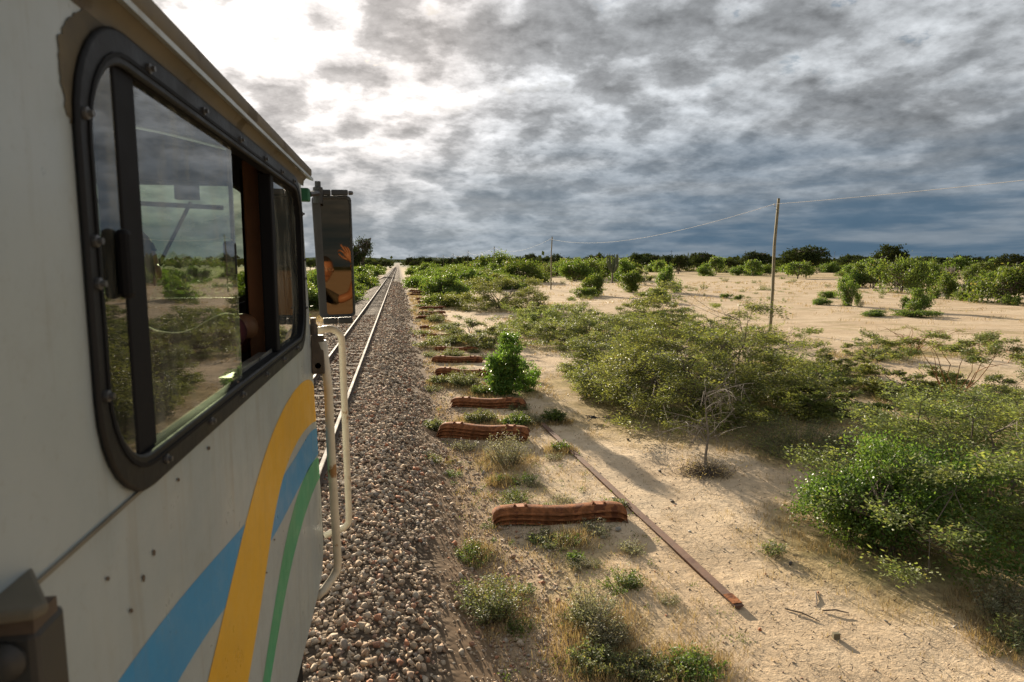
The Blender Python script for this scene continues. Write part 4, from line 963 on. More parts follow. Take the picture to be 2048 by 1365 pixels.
for px, ty, Y, w, lab in [(1606, 497, 230, 72, 'large dark round tree just beyond the wooden pole'), (1775, 497, 230, 66, 'grey-crowned umbrella tree on the horizon, tallest right of the pole'),
     (1405, 509, 260, 40, 'dark flat-topped tree on the horizon between cactus tree and wooden pole'), (1510, 507, 260, 46, 'dark tree on the horizon just before the wooden pole'),
     (1272, 514, 260, 34, 'dark tree behind the candelabra cactus tree'), (1112, 514, 220, 34, 'rounded tree behind the second telegraph pole'), (1197, 515, 260, 22, 'small lone tree between second pole and cactus tree'),
     (2015, 514, 220, 64, 'flat tree behind the biggest glossy bush'), (1355, 516, 200, 34, 'pale green tree in front of the dark flat-topped tree'), (1700, 516, 280, 50, 'tree between the two largest horizon trees'),
     (1870, 517, 260, 70, 'broad low tree right of the grey-crowned umbrella tree')]:
    far_tree(px, ty-4, Y, w*1.25, TR[px % 3], lab)
for k in range(64):
    px = 1000+k*16.5+random.uniform(-14, 14); far_tree(px, 521-13*random.random()**2.2, random.uniform(250, 400), random.uniform(22, 66), TR[k % 3], 'dark tree in the treeline along the horizon', 'trees of the far treeline')
for k in range(20):
    px = 820+k*13+random.uniform(-5, 5); far_tree(px, random.uniform(514, 520), random.uniform(240, 400), random.uniform(22, 38), TR[k % 3], 'dark tree beyond the thicket, under the row of telegraph poles', 'trees beyond the thicket')
for k in range(10):
    px = 1240+k*80+random.uniform(-35, 35); far_tree(px, random.uniform(514, 525), random.uniform(130, 200), random.uniform(24, 60), SC[k % 2], 'green thorn tree in front of the dark treeline', 'green thorn trees before the treeline', 4.6, 3.3)
for k in range(16):
    px = 600+k*11.5; far_tree(px, random.uniform(520, 523), random.uniform(300, 420), random.uniform(18, 30), TR[k % 3], 'dark tree at the vanishing end of the track, mirror side', 'trees by the end of the track')
# far woods: one mass nobody could count
def woods():
    g = np.random.default_rng(77); lv = Leaves()
    for k in range(900):
        Y = g.uniform(380, 1500); a = g.uniform(-.35, 1.0); x = CAM[0]+math.tan(a)*Y
        if abs(x) < 8: continue
        n = 22; Rr = g.uniform(4, 9); H = g.uniform(4.5, 8.0)
        C = np.array([x, Y, H*.5])+g.normal(0, 1, (n, 3))*np.array([Rr*.55, Rr*.55, H*.24]); C[:, 2] = np.clip(C[:, 2], 0, H)
        lv.add(C, g.normal(0, 1, (n, 3))*np.array([1, 1, .4]), np.array([0, -.6, .5])+g.normal(0, .6, (n, 3)), 4.2*g.uniform(.6, 1.2, n), 2.6)
    tag(link('distant_woods', lv.mesh('distant_woods', M['dark_tree'])), 'unbroken dark band of distant woods along the horizon', 'woods', None, 'stuff')
woods()

# candelabra cactus tree
def candelabra():
    p = G(1224, 567); root = empty('candelabra_tree', (p[0], p[1], -.05)); tag(root, 'candelabra cactus tree with upright bare arms in the clearing', 'tree')
    d = depth(p); H = 60/FPX*d; g = np.random.default_rng(3); t_ = MB(); s_ = MB()
    t_.tube([(0, 0, 0), (.05, 0, H*.25), (0, 0, H*.42)], [.035*H, .03*H, .026*H], 7)
    for i in range(30):
        a = g.uniform(0, 6.28); r_ = H*.21*math.sqrt(g.uniform(0, 1)); z0 = H*g.uniform(.3, .45)
        s_.tube([(0, 0, z0), (math.cos(a)*r_*.7, math.sin(a)*r_*.7, z0+.1*H), (math.cos(a)*r_, math.sin(a)*r_, z0+.28*H), (math.cos(a)*r_*1.08, math.sin(a)*r_*1.08, H*g.uniform(.82, 1.0))], [.016*H, .015*H, .014*H, .009*H], 5)
    t_.build('trunk', M['bark'], root); s_.build('arms', M['cactus'], root)
    PLANTS.append((p[0], p[1], 1.0, .6))
    p = G(1893, 566); root = empty('bare_grey_shrub', (p[0], p[1], -.05)); tag(root, 'bare grey many-armed shrub among green bushes on the dirt', 'shrub')
    H = 34/FPX*depth(p); s_ = MB()
    for i in range(46):
        a = g.uniform(0, 6.28); r_ = H*.45*math.sqrt(g.uniform(0, 1))
        s_.tube([(0, 0, 0), (math.cos(a)*r_*.7, math.sin(a)*r_*.7, H*.4), (math.cos(a)*r_, math.sin(a)*r_, H*g.uniform(.75, 1.0))], [.03*H, .018*H, .010*H], 4)
    s_.build('branches', M['pale_twig'], root)
candelabra()

# ------------------------------------------------------------------ ground
RAILLINE = (np.array([4.83, 14.0]), np.array([5.18, 6.13]))
def prof(x):
    ax = np.abs(x); z = np.interp(ax, [0, .95, 1.15, 1.45, 2.0, 2.45, 2.75], [.475, .475, .50, .47, .22, .03, -.06]); return z
def build_ground():
    xs = np.unique(np.round(np.concatenate([-np.geomspace(4, 9000, 46), np.arange(-4, 2, .5), np.arange(2, 15, .11), 15+np.geomspace(.15, 45, 70), 60+np.geomspace(3, 9000, 50)]), 3))
    ys = np.unique(np.round(np.concatenate([-np.geomspace(5, 3000, 24), np.arange(-5, 3, .6), np.arange(3, 22, .11), 22+np.geomspace(.13, 80, 130), 103+np.geomspace(3, 12000, 60)]), 3))
    Xg, Yg = np.meshgrid(xs, ys); x, y = Xg.ravel(), Yg.ravel()
    near = np.exp(-np.maximum(0, np.hypot(x-4, y-8)-15)/25)
    leftfar = np.clip((-x-2.7)/1.2, 0, 1)
    z = ((fbm(x*.35, y*.35, 1)-.47)*.16+(fbm(x*1.7, y*1.7, 2)-.47)*.055)*near
    z += np.where(x > 12, (fbm(x*.08, y*.08, 9)-.47)*.35, 0)*np.clip((np.hypot(x, y)-20)/30, 0, 1)*np.exp(-np.maximum(0, y-200)/200)
    z *= np.clip((np.abs(x)-2.2)/1.5, 0.05, 1)
    # sunken footpath centre
    path = np.exp(-((x-(6.4+.02*(y-8)))/1.1)**2)*np.exp(-np.maximum(0, y-24)/6)
    z -= path*.03
    z = np.where(np.abs(x) < 2.6, z-.12*np.clip((2.6-np.abs(x))/.4, 0, 1), z)
    V = np.stack([x, y, z], 1); nx, ny = len(xs), len(ys)
    i = np.arange(nx*ny).reshape(ny, nx); F = np.stack([i[:-1, :-1], i[:-1, 1:], i[1:, 1:], i[1:, :-1]], -1).reshape(-1, 4)
    veg = np.zeros(len(x))
    for (bx, by, r_, s_) in PLANTS:
        r_ = r_*1.05+.06; m = (np.abs(x-bx) < 2.2*r_) & (np.abs(y-by) < 2.2*r_)
        veg[m] = np.maximum(veg[m], s_*np.exp(-(((x[m]-bx)**2+(y[m]-by)**2)/r_**2)**1.5))
    strip = np.clip(1-np.abs(x-3.6)/1.35, 0, 1)**.5*np.exp(-np.maximum(0, y-60)/200)
    veg = np.maximum(veg, strip*(.25+.6*fbm(x*.7, y*.7, 21)))
    far = np.clip((y-75)/70, 0, 1)*np.clip((x-3)/8, 0, 1)
    veg = np.maximum(veg, far*(.35+.5*fbm(x*.03, y*.03, 5)))
    veg = np.maximum(veg, leftfar*(.45+.6*fbm(x*.5, y*.2, 6)))
    veg = np.maximum(veg, np.clip((y-200)/150, 0, 1)*.8)
    veg = np.maximum(veg, np.exp(-((x-4.0)/1.2)**2)*np.clip((y-35)/30, 0, 1)*(.4+.7*fbm(x*.6, y*.15, 8)))
    me = np_mesh('ground', V, F, None, True)
    at_ = me.attributes.new('veg', 'FLOAT', 'POINT'); at_.data.foreach_set('value', veg.astype(np.float32))
    m, t, b = material('sandy_ground')
    pos = t.n('ShaderNodeNewGeometry').outputs['Position']
    a = t.n('ShaderNodeAttribute', attribute_name='veg').outputs['Fac']
    n1, n2, n3 = t.noise(pos, .25, 5), t.noise(pos, 1.6, 7, .62), t.noise(pos, 14, 6, .65)
    sand = t.mix(t.ramp(n1, .35, .65), (0.55, 0.42, 0.282), (0.65, 0.52, 0.370))
    sand = t.mix(t.ramp(n2, .38, .66, 0, .45), sand, (0.44, 0.325, 0.21))
    sand = t.mix(t.ramp(n3, .50, .72, 0, .4), sand, (0.33, 0.225, 0.135))
    sand = t.mix(t.ramp(t.noise(pos, 55, 4, .7), .58, .70, 0, .55), sand, (0.18, 0.12, 0.075))
    mp = t.n('ShaderNodeMapping'); t.l(pos, mp.inputs[0]); mp.inputs['Rotation'].default_value = (0, 0, R(-32)); mp.inputs['Scale'].default_value = (.05, .8, 1)
    rut = t.noise(mp.outputs[0], 1.0, 5, .6); sx = t.n('ShaderNodeSeparateXYZ'); t.l(pos, sx.inputs[0])
    sand = t.mix(t.m('MULTIPLY', t.ramp(rut, .50, .62, 0, .6), t.ramp(sx.outputs[0], 9, 14)), sand, (0.40, 0.30, 0.20))
    sand = t.mix(t.m('MULTIPLY', t.ramp(t.noise(pos, .35, 6, .65), .52, .66, 0, .75), t.ramp(sx.outputs[0], 9, 14)), sand, (0.36, 0.285, 0.16))
    straw = t.mix(t.ramp(n3, .35, .65), (0.35, 0.26, 0.135), (0.46, 0.355, 0.19))
    straw = t.mix(t.ramp(t.noise(pos, 5, 6, .7), .48, .66, 0, .8), straw, (0.15, 0.115, 0.06))
    green = t.mix(t.ramp(n2, .3, .7), (0.11, 0.125, 0.04), (0.22, 0.20, 0.08))
    e = t.m('ADD', a, t.m('MULTIPLY', t.m('SUBTRACT', n2, .5), .9))
    c = t.mix(t.ramp(e, .30, .75, 0, .9), sand, straw)
    sep = t.n('ShaderNodeSeparateXYZ'); t.l(pos, sep.inputs[0])
    gm = t.m('MULTIPLY', t.ramp(e, .70, 1.15, 0, .7), 1.0)
    c = t.mix(gm, c, green)
    ln_ = t.n('ShaderNodeVectorMath', operation='LENGTH'); t.l(pos, ln_.inputs[0])
    c = t.mix(t.ramp(ln_.outputs['Value'], 330, 700), c, t.mix(t.ramp(t.noise(pos, .02, 4), .4, .6), (0.045, 0.058, 0.026), (0.075, 0.085, 0.040)))
    # gravelly dark soil next to the ballast
    soil = t.ramp(t.m('ADD', sep.outputs[0], t.m('MULTIPLY', t.m('SUBTRACT', n2, .5), 1.6)), 2.6, 3.5, 1.0, 0.0)
    soil = t.m('MULTIPLY', soil, t.ramp(sep.outputs[0], -3.4, -2.6))
    c = t.mix(t.m('MULTIPLY', soil, .85), c, t.mix(t.ramp(n3, .4, .6), (0.15, 0.10, 0.062), (0.30, 0.215, 0.14)))
    t.l(c, b.inputs['Base Color']); b.inputs['Roughness'].default_value = 1.0; b.inputs['Specular IOR Level'].default_value = .04
    bp = t.n('ShaderNodeBump'); bp.inputs['Strength'].default_value = .9; bp.inputs['Distance'].default_value = .05
    h = t.m('ADD', t.m('MULTIPLY', t.noise(pos, 5, 6, .6), .6), t.m('ADD', t.m('MULTIPLY', n3, .35), t.m('MULTIPLY', t.noise(pos, 45, 5, .65), .22)))
    t.l(h, bp.inputs['Height']); t.l(bp.outputs[0], b.inputs['Normal'])
    me.materials.append(m); tag(link('ground', me), 'sandy plain with straw patches running to the horizon', None, None, 'structure')
    return xs, ys, z.reshape(ny, nx)
GX, GY, GZ = build_ground()
def gz(x, y):
    i = np.clip(np.searchsorted(GX, x)-1, 0, len(GX)-2); j = np.clip(np.searchsorted(GY, y)-1, 0, len(GY)-2)
    fx = (x-GX[i])/(GX[i+1]-GX[i]); fy = (y-GY[j])/(GY[j+1]-GY[j])
    return (GZ[j, i]*(1-fx)+GZ[j, i+1]*fx)*(1-fy)+(GZ[j+1, i]*(1-fx)+GZ[j+1, i+1]*fx)*fy
def bed_z(x, y): return prof(x)+(fbm(x*3, y*3, 40)-.47)*.06

def build_ballast():
    xs = np.concatenate([np.arange(-2.75, -1, .25), np.arange(-1, .9, .3), np.arange(.9, 2.76, .1)])
    ys = np.concatenate([np.arange(-12, 3, .6), np.arange(3, 16, .15), 16+np.geomspace(.2, 3000, 120)])
    X_, Y_ = np.meshgrid(xs, ys); x, y = X_.ravel(), Y_.ravel()
    V = np.stack([x, y, bed_z(x, y)-.015], 1); nx, ny = len(xs), len(ys)
    i = np.arange(nx*ny).reshape(ny, nx); F = np.stack([i[:-1, :-1], i[:-1, 1:], i[1:, 1:], i[1:, :-1]], -1).reshape(-1, 4)
    m, t, b = material('ballast_bed')
    pos = t.n('ShaderNodeNewGeometry').outputs['Position']
    vo = t.n('ShaderNodeTexVoronoi'); t.l(pos, vo.inputs['Vector']); vo.inputs['Scale'].default_value = 14
    sepc = t.n('ShaderNodeSeparateColor'); t.l(vo.outputs['Color'], sepc.inputs[0])
    c = t.mix(sepc.outputs[0], (0.13, 0.10, 0.075), (0.25, 0.19, 0.13))  # bed tones darkened in the colour to stand in for the stones' self-shadow
    c = t.mix(t.ramp(vo.outputs['Distance'], .25, .55, 0, .8), c, (0.075, 0.055, 0.04))
    sp_ = t.n('ShaderNodeSeparateXYZ'); t.l(pos, sp_.inputs[0])
    c = t.mix(t.ramp(t.m('ABSOLUTE', sp_.outputs[0]), 1.9, 2.25), c, (0.19, 0.13, 0.082))
    t.l(c, b.inputs['Base Color']); b.inputs['Roughness'].default_value = .95; b.inputs['Specular IOR Level'].default_value = .05
    bp = t.n('ShaderNodeBump'); t.l(t.ramp(t.m('ABSOLUTE', sp_.outputs[0]), 1.8, 2.2, 1.0, 0.08), bp.inputs['Strength']); bp.inputs['Distance'].default_value = .06; bp.invert = True
    t.l(vo.outputs['Distance'], bp.inputs['Height']); t.l(bp.outputs[0], b.inputs['Normal'])
    bed = tag(link('ballast_bed', np_mesh('ballast_bed', V, F, m, True)), 'raised bed of crushed stone ballast under the railway track', None, None, 'structure')
    # stone shapes
    protos = []
    for k in range(14):
        g = np.random.default_rng(500+k); bm = bmesh.new()
        P = unit(g.normal(0, 1, (11, 3)))*g.uniform(.75, 1.05, (11, 1))*np.array([1, g.uniform(.65, .95), g.uniform(.5, .8)])
        for q in P: bm.verts.new(q)
        r_ = bmesh.ops.convex_hull(bm, input=bm.verts[:])
        bmesh.ops.delete(bm, geom=[v for v in bm.verts if not v.link_faces], context='VERTS')
        bm.verts.index_update(); bmesh.ops.triangulate(bm, faces=bm.faces[:])
        protos.append((np.array([v.co[:] for v in bm.verts]), np.array([[v.index for v in f.verts] for f in bm.faces]))); bm.free()
    g = np.random.default_rng(9); pts = []
    def scatter(x0, x1, y0, y1, dens, smin, smax, fade=True, lift=0.0):
        n = int((x1-x0)*(y1-y0)*dens); x = g.uniform(x0, x1, n); y = g.uniform(y0, y1, n); s = smin*.62+(smax*1.25-smin*.62)*g.uniform(0, 1, n)**1.7
        if fade:
            keep = g.uniform(0, 1, n) < np.clip((2.66+.9*(fbm(x*.9, y*.9, 60)-.5)*2-x)/.6, 0.07*np.exp(-np.maximum(0, x-2.6)), 1)
            x, y, s = x[keep], y[keep], s[keep]
        zb = np.maximum(bed_z(x, y)-.015, gz(x, y)); pts.append(np.stack([x, y, zb+s*g.uniform(-.1, .55, len(x))+lift, s], 1))
    scatter(.55, 3.6, 4.0, 9, 560, .022, .046); scatter(.55, 3.4, 9, 16, 420, .026, .050); scatter(.4, 2.9, 16, 30, 130, .038, .065)
    scatter(-.95, .95, 6, 18, 210, .028, .048, False, .004); scatter(-1.0, .95, 18, 40, 150, .03, .055, False, .006)
    scatter(.5, 2.7, 30, 60, 70, .045, .08); scatter(.5, 2.7, 60, 110, 26, .07, .12); scatter(-2.5, -1.0, 16, 40, 40, .05, .08, False)
    scatter(2.15, 3.5, 4.0, 9, 420, .007, .020, False); scatter(2.15, 3.3, 9, 20, 150, .010, .024, False); scatter(2.3, 3.8, 4, 22, 16, .02, .045, False)
    pts = np.concatenate(pts)
    near = (pts[:, 0] > 1.0) & (pts[:, 2] > .0)
    pts = pts[np.lexsort((-pts[:, 3]/(1+pts[:, 1]),))]
    near = (pts[:, 0] > 1.0) & (pts[:, 2] > .0)
    c = [proj(q[:3]) for q in pts[:4000]]
    vis = np.array([620 < q[0] < 1400 and 0 < q[1] < 1365 for q in c]); vis &= near[:4000]
    size = pts[:4000, 3]/np.array([depth(q[:3]) for q in pts[:4000]]); size[~vis] = 0
    sel = set(np.argsort(-size)[:300].tolist())
    pm = []
    for k, (V, F) in enumerate(protos): pm.append(np_mesh('stone', V, F, M['stone']))
    rot = lambda q: np.array([q, q])
    VV, FF, off = [], [], 0
    for i, (x, y, z, s) in enumerate(pts):
        k = i % 14; e = g.uniform(0, 6.283, 3)
        if i in sel:
            o = link('stone', pm[k], bed); o.location = (x, y, z); o.rotation_euler = e; o.scale = (s, s, s); continue
        V, F = protos[k]
        ca, sa = math.cos(e[0]), math.sin(e[0]); cb, sb = math.cos(e[1]*.15), math.sin(e[1]*.15)
        Rm = np.array([[ca, -sa, 0], [sa, ca, 0], [0, 0, 1]]) @ np.array([[1, 0, 0], [0, cb, -sb], [0, sb, cb]])
        VV.append(V@Rm.T*s+(x, y, z)); FF.append(F+off); off += len(V)
    o = link('stones', np_mesh('stones', np.concatenate(VV), np.concatenate(FF), M['stone']), bed); o['kind'] = 'stuff'
    return protos
PROTOS = build_ballast()

# ------------------------------------------------------------------ railway track
def railway():
    root = empty('railway_track', (0, 0, .5)); tag(root, 'single railway track running straight to the horizon', 'track')
    for s in (-1, 1):
        x = .535*s; mb = MB()
        P = [(-.055, 0), (.055, 0), (.055, .012), (.010, .028), (.010, .095), (.032, .105), (.032, .126), (-.032, .126), (-.032, .105), (-.010, .095), (-.010, .028), (-.055, .012)]
        ys = [-12, 10, 40, 150, 600, 3000]
        V = [(x+a, y, b+.012) for y in ys for a, b in P]; n = len(P)
        F = [(i*n+k, i*n+(k+1) % n, (i+1)*n+(k+1) % n, (i+1)*n+k) for i in range(len(ys)-1) for k in range(n)]
        mb.add(V, F); r = mb.build('rail', M['rail_side'], root)
        hb = MB(); V = [(x+a, y, b+.012) for y in ys for a, b in ((-.030, .1265), (-.026, .131), (.026, .131), (.030, .1265))]
        F = [(i*4+k, i*4+(k+1) % 4, (i+1)*4+(k+1) % 4, (i+1)*4+k) for i in range(len(ys)-1) for k in range(4)]
        hb.add(V, F); hb.build('rail_head', M['rail_top'], r)
    sm = MB(); L = .95
    us = [-1, -.985, -.93, -.6, 0, .6, .93, .985, 1]; zs = [-.10, -.045, -.012, .008, -.004, .008, -.012, -.045, -.10]
    V = []
    for u, z in zip(us, zs):
        for a, b in ((-.12, -.09), (-.075, 0), (.075, 0), (.12, -.09)): V.append((u*L, a, z+b))
    F = [(i*4+k, i*4+k+1, (i+1)*4+k+1, (i+1)*4+k) for i in range(len(us)-1) for k in range(3)]
    sm.add(V, F); me = sm.mesh('sleeper', M['track_sleeper'], 'auto')
    y = 3.0
    for i in range(240):
        o = link('sleeper', me, root); o.location = (random.uniform(-.01, .01), y, random.uniform(-.024, -.006)); o.rotation_euler = (0, 0, random.uniform(-.015, .015)); y += .8
    VV = []; FF = []; off = 0; v0 = np.array([v.co[:] for v in me.vertices]); f0 = np.array([p.vertices[:] for p in me.polygons])
    for i in range(300): VV.append(v0+(0, y, 0)); FF.append(f0+off); off += len(v0); y += .8
    link('far_sleepers', np_mesh('far_sleepers', np.concatenate(VV), np.concatenate(FF), M['track_sleeper']), root)['kind'] = 'stuff'
railway()

# ------------------------------------------------------------------ rusty steel sleepers in piles
def sleeper_mesh():
    L = .95; us = np.array([-1, -.985, -.95, -.88, -.78, -.6, -.4, -.2, 0, .2, .4, .6, .78, .88, .95, .985, 1])
    lift = np.array([-.085, -.055, -.022, .002, .012, .014, .002, -.014, -.020, -.014, .002, .014, .012, .002, -.022, -.055, -.085])
    outp = [(-.150, -.080), (-.146, -.064), (-.112, -.058), (-.085, -.012), (-.062, 0), (.062, 0), (.085, -.012), (.112, -.058), (.146, -.064), (.150, -.080)]
    inp = [(.141, -.082), (.137, -.074), (.100, -.068), (.077, -.024), (.058, -.010), (-.058, -.010), (-.077, -.024), (-.100, -.068), (-.137, -.074), (-.141, -.082)]
    P = outp+inp; n = len(P); V = []
    for u, z in zip(us, lift):
        k = 1.0 if abs(u) < .9 else 1.0+.10*(abs(u)-.9)/.1
        V += [(u*L, a*k, b+z) for a, b in P]
    F = [(i*n+k, i*n+(k+1) % n, (i+1)*n+(k+1) % n, (i+1)*n+k) for i in range(len(us)-1) for k in range(n)]
    F += [tuple(range(n)), tuple((len(us)-1)*n+k for k in range(n))[::-1]]
    return MB().add(V, F).mesh('steel_sleeper', M['rust'], 'auto')
SLM = sleeper_mesh()
seat = MB().box(-.055, .055, -.06, .06, .0, .006); seat.lathe([(.008, .006), (.008, .0075)], (-.02, -.03, 0)); SEAT = seat.mesh('rail_seat', M['rust_bright'])
lug = MB(); lug.add([(-.018, -.035, 0), (.018, -.035, 0), (.018, .035, 0), (-.018, .035, 0), (-.004, -.03, .034), (.022, -.03, .028), (.022, .03, .028), (-.004, .03, .034)],
   [(0, 3, 2, 1), (4, 5, 6, 7), (0, 1, 5, 4), (1, 2, 6, 5), (2, 3, 7, 6), (3, 0, 4, 7)]); LUG = lug.mesh('clip_lug', M['rust'])
def sleeper(loc, rz, ry, label, group, clips=True, rx=0.0):
    o = link('steel_sleeper', SLM); o.location = loc; o.rotation_euler = (rx, ry, rz); tag(o, label, 'sleeper', group)
    if clips:
        for s in (-1, 1):
            p = link('rail_seat', SEAT, o); p.location = (.56*s, 0, .013); p.rotation_euler = (0, .03*s, 0)
            for q in (-1, 1):
                l = link('clip_lug', LUG, o); l.location = (.56*s+q*.085, 0, .010); l.rotation_euler = (0, 0, 0 if q < 0 else math.pi)
ORD = ['topmost', 'second', 'third', 'fourth', 'bottom']
def pile(pl, pr, n, what, group=None, dz=.066, clips=True, unique=True, zoff=0.0):
    a, b = G(*pl), G(*pr); c = (a+b)/2; rz = math.atan2(b[1]-a[1], b[0]-a[0])
    rz = max(-.32, min(.32, rz))
    z0 = gz(np.array([c[0]]), np.array([c[1]]))[0]
    tl = random.uniform(-.02, .03)
    for k in range(n):
        top = k == n-1
        lab = f'{"topmost" if top else "lowest" if k == 0 else "middle" if n == 3 else "upper middle" if k == 2 else "lower middle"} rusty steel sleeper of {what}' if n > 1 else f'single rusty steel sleeper {what}'
        sleeper((c[0]+random.uniform(-.035, .035), c[1]+random.uniform(-.016, .016), z0+.090+zoff+dz*k), rz+random.uniform(-.018, .018), tl+random.uniform(-.008, .008), lab, group or 'rusty sleepers piled beside the ballast', clips and top)
pile((986, 1046), (1246, 1036), 3, 'the nearest pile, its end on the lying rail')
pile((875, 866), (1064, 884), 4, 'the pile half hidden by frosted weeds')
pile((905, 806), (1056, 824), 3, 'the pile in front of the vivid leafy bush')
pile((872, 747), (992, 762), 4, 'the pile under green weeds beside the leafy bush')
pile((862, 720), (970, 732), 3, 'the pile just behind the leafy bush')
pile((866, 698), (958, 704), 2, 'the pile split by weeds behind the leafy bush')
pile((836, 672), (926, 678), 2, 'the pile before the flat dark thorn shrub')
pile((836, 654), (914, 662), 2, 'the pile at the near side of the tight far cluster')
for k, (l, r_, n) in enumerate([((834, 638), (892, 640), 2), ((834, 629), (890, 631), 2), ((834, 620), (894, 619), 2), ((842, 607), (874, 608), 2), ((832, 601), (871, 601), 2), ((822, 591), (850, 592), 2), ((835, 588), (846, 587), 2), ((820, 584), (846, 584), 2), ((818, 577), (842, 577), 2), ((816, 562), (834, 562), 3), ((814, 556), (828, 556), 2)]):
    a, b = G(*l), G(*r_); c = (a+b)/2
    n += 1
    for q in range(n):
        sleeper((c[0]+random.uniform(-.1, .1), c[1]+random.uniform(-.1, .1), .11+.070*q), random.uniform(-.14, .08), 0, 'small far rusty sleeper in the row where it narrows towards the horizon', 'far rusty sleepers', q == n-1 and k < 4)


# rail lying upside down along the path
def lying_rail():
    a = np.array([4.80, 14.6]); b = np.array([5.185, 6.0]); L = float(np.linalg.norm(b-a)); rz = math.atan2(b[1]-a[1], b[0]-a[0])
    P = [(-.052, .080), (.052, .080), (.052, .070), (.012, .055), (.010, -.03), (-.010, -.03), (-.012, .055), (-.052, .070)]
    n = len(P); m = 14; V = []
    for i in range(m):
        u = i/(m-1)*L; V += [(u, q, z+.004*math.sin(i*1.3)-(0.02 if i == 0 else 0)) for q, z in P]
    F = [(i*n+k, i*n+(k+1) % n, (i+1)*n+(k+1) % n, (i+1)*n+k) for i in range(m-1) for k in range(n)]+[tuple(range(n)), tuple((m-1)*n+k for k in range(n))[::-1]]
    root = MB().add(V, F).build('old_rail', M['rust_rail']); root.location = (a[0], a[1], -.042); root.rotation_euler = (0, 0, rz)
    tag(root, 'long rusty rail lying flat in the sand beside the sleeper piles', 'rail')
    e = MB().box(L-.24, L-.04, -.054, .054, .0805, .086).build('end_plate', M['rust'], root)
lying_rail()
def rock(px, py, s, mat, label, k=0, flat=.7, kind='rock'):
    p = G(px, py); V, F = PROTOS[k]
    o = link(kind, np_mesh(kind, V*np.array([s, s*.8, s*flat]), F, mat)); z = gz(np.array([p[0]]), np.array([p[1]]))[0]
    o.location = (p[0], p[1], z+s*.25); o.rotation_euler = (0, 0, k); tag(o, label, 'rock')
rock(1237, 1060, .075, M['rock_pale'], 'pale angular rock in front of the nearest sleeper pile', 1)
rock(1205, 1075, .05, M['rock_pale'], 'smaller grey rock next to the pale angular one', 3)
rock(1255, 875, .07, M['rock_dark'], 'dark stone on the sandy path level with the lying rail top', 4)
rock(1320, 940, .06, M['rock_dark'], 'dark stone on the path in front of the dead shrub', 5)
rock(1345, 1000, .05, M['rock_dark'], 'brownish stone on the open sand below the dead shrub', 6)
rock(1582, 1122, .06, M['rock_dark'], 'dark lump at the sandy path edge near the glossy bush', 7)
rock(1475, 1055, .05, M['rock_pale'], 'whitish stone with twigs on the open sand', 8)
rock(1772, 1236, .035, M['rock_pale'], 'small round pale stone casting a thin shadow', 9)
rock(1910, 1252, .035, M['rock_pale'], 'small white stone near the silvery weed', 10)
rock(1380, 1060, .04, M['rock_pale'], 'small grey stone on sand close to the lying rail', 11)
rock(1228, 995, .05, M['rock_pale'], 'tan stone perched behind the far end of the nearest pile', 12)
rock(1283, 850, .05, M['rock_dark'], 'dark stone on the shaded stretch of path', 2)
rock(1520, 1258, .03, M['rust_bright'], 'small orange stone beyond the end of the lying rail', 13)
def block_():
    p = G(1672, 1272); o = MB().box(-.032, .032, -.02, .02, 0, .062).build('wooden_block', M['pole'], None, False, .003)
    o.location = (p[0], p[1], gz(np.array([p[0]]), np.array([p[1]]))[0]-.004); o.rotation_euler = (.05, 0, -.1); tag(o, 'small square wooden block standing on the open sand', 'block')
    for (a, b, lab) in [((1645, 1218), (1698, 1223), 'straight dark stick lying on the open sand'), ((1632, 1180), (1634, 1208), 'bent pale stick pointing at the straight dark one'), ((1570, 1215), (1640, 1240), 'thin dry twig lying across the sand near the wooden block')]:
        A, B = G(*a), G(*b); z = gz(np.array([A[0]]), np.array([A[1]]))[0]+.012
        o = MB().tube([(0, 0, 0), (*((B-A)*.5)[:2]+np.array([.01, .015]), .012), (*(B-A)[:2], 0)], [.008, .009, .005], 6).build('stick', M['twig']); o.location = (A[0], A[1], z); tag(o, lab, 'stick')
    p = G(1190, 838); g = np.random.default_rng(2); mb = MB()
    for k in range(26):
        a = g.uniform(0, 6.28); q = np.array([g.normal(0, .13), g.normal(0, .10), .02]); d = np.array([math.cos(a), math.sin(a), g.uniform(-.05, .35)])*g.uniform(.08, .22)
        mb.tube([q-d*.5, q+d*.5], [.012, .006], 5)
    o = mb.build('charred_branches', M['charred']); o.location = (p[0], p[1], .02); tag(o, 'small heap of charred branches on the shaded path', 'debris')
block_()

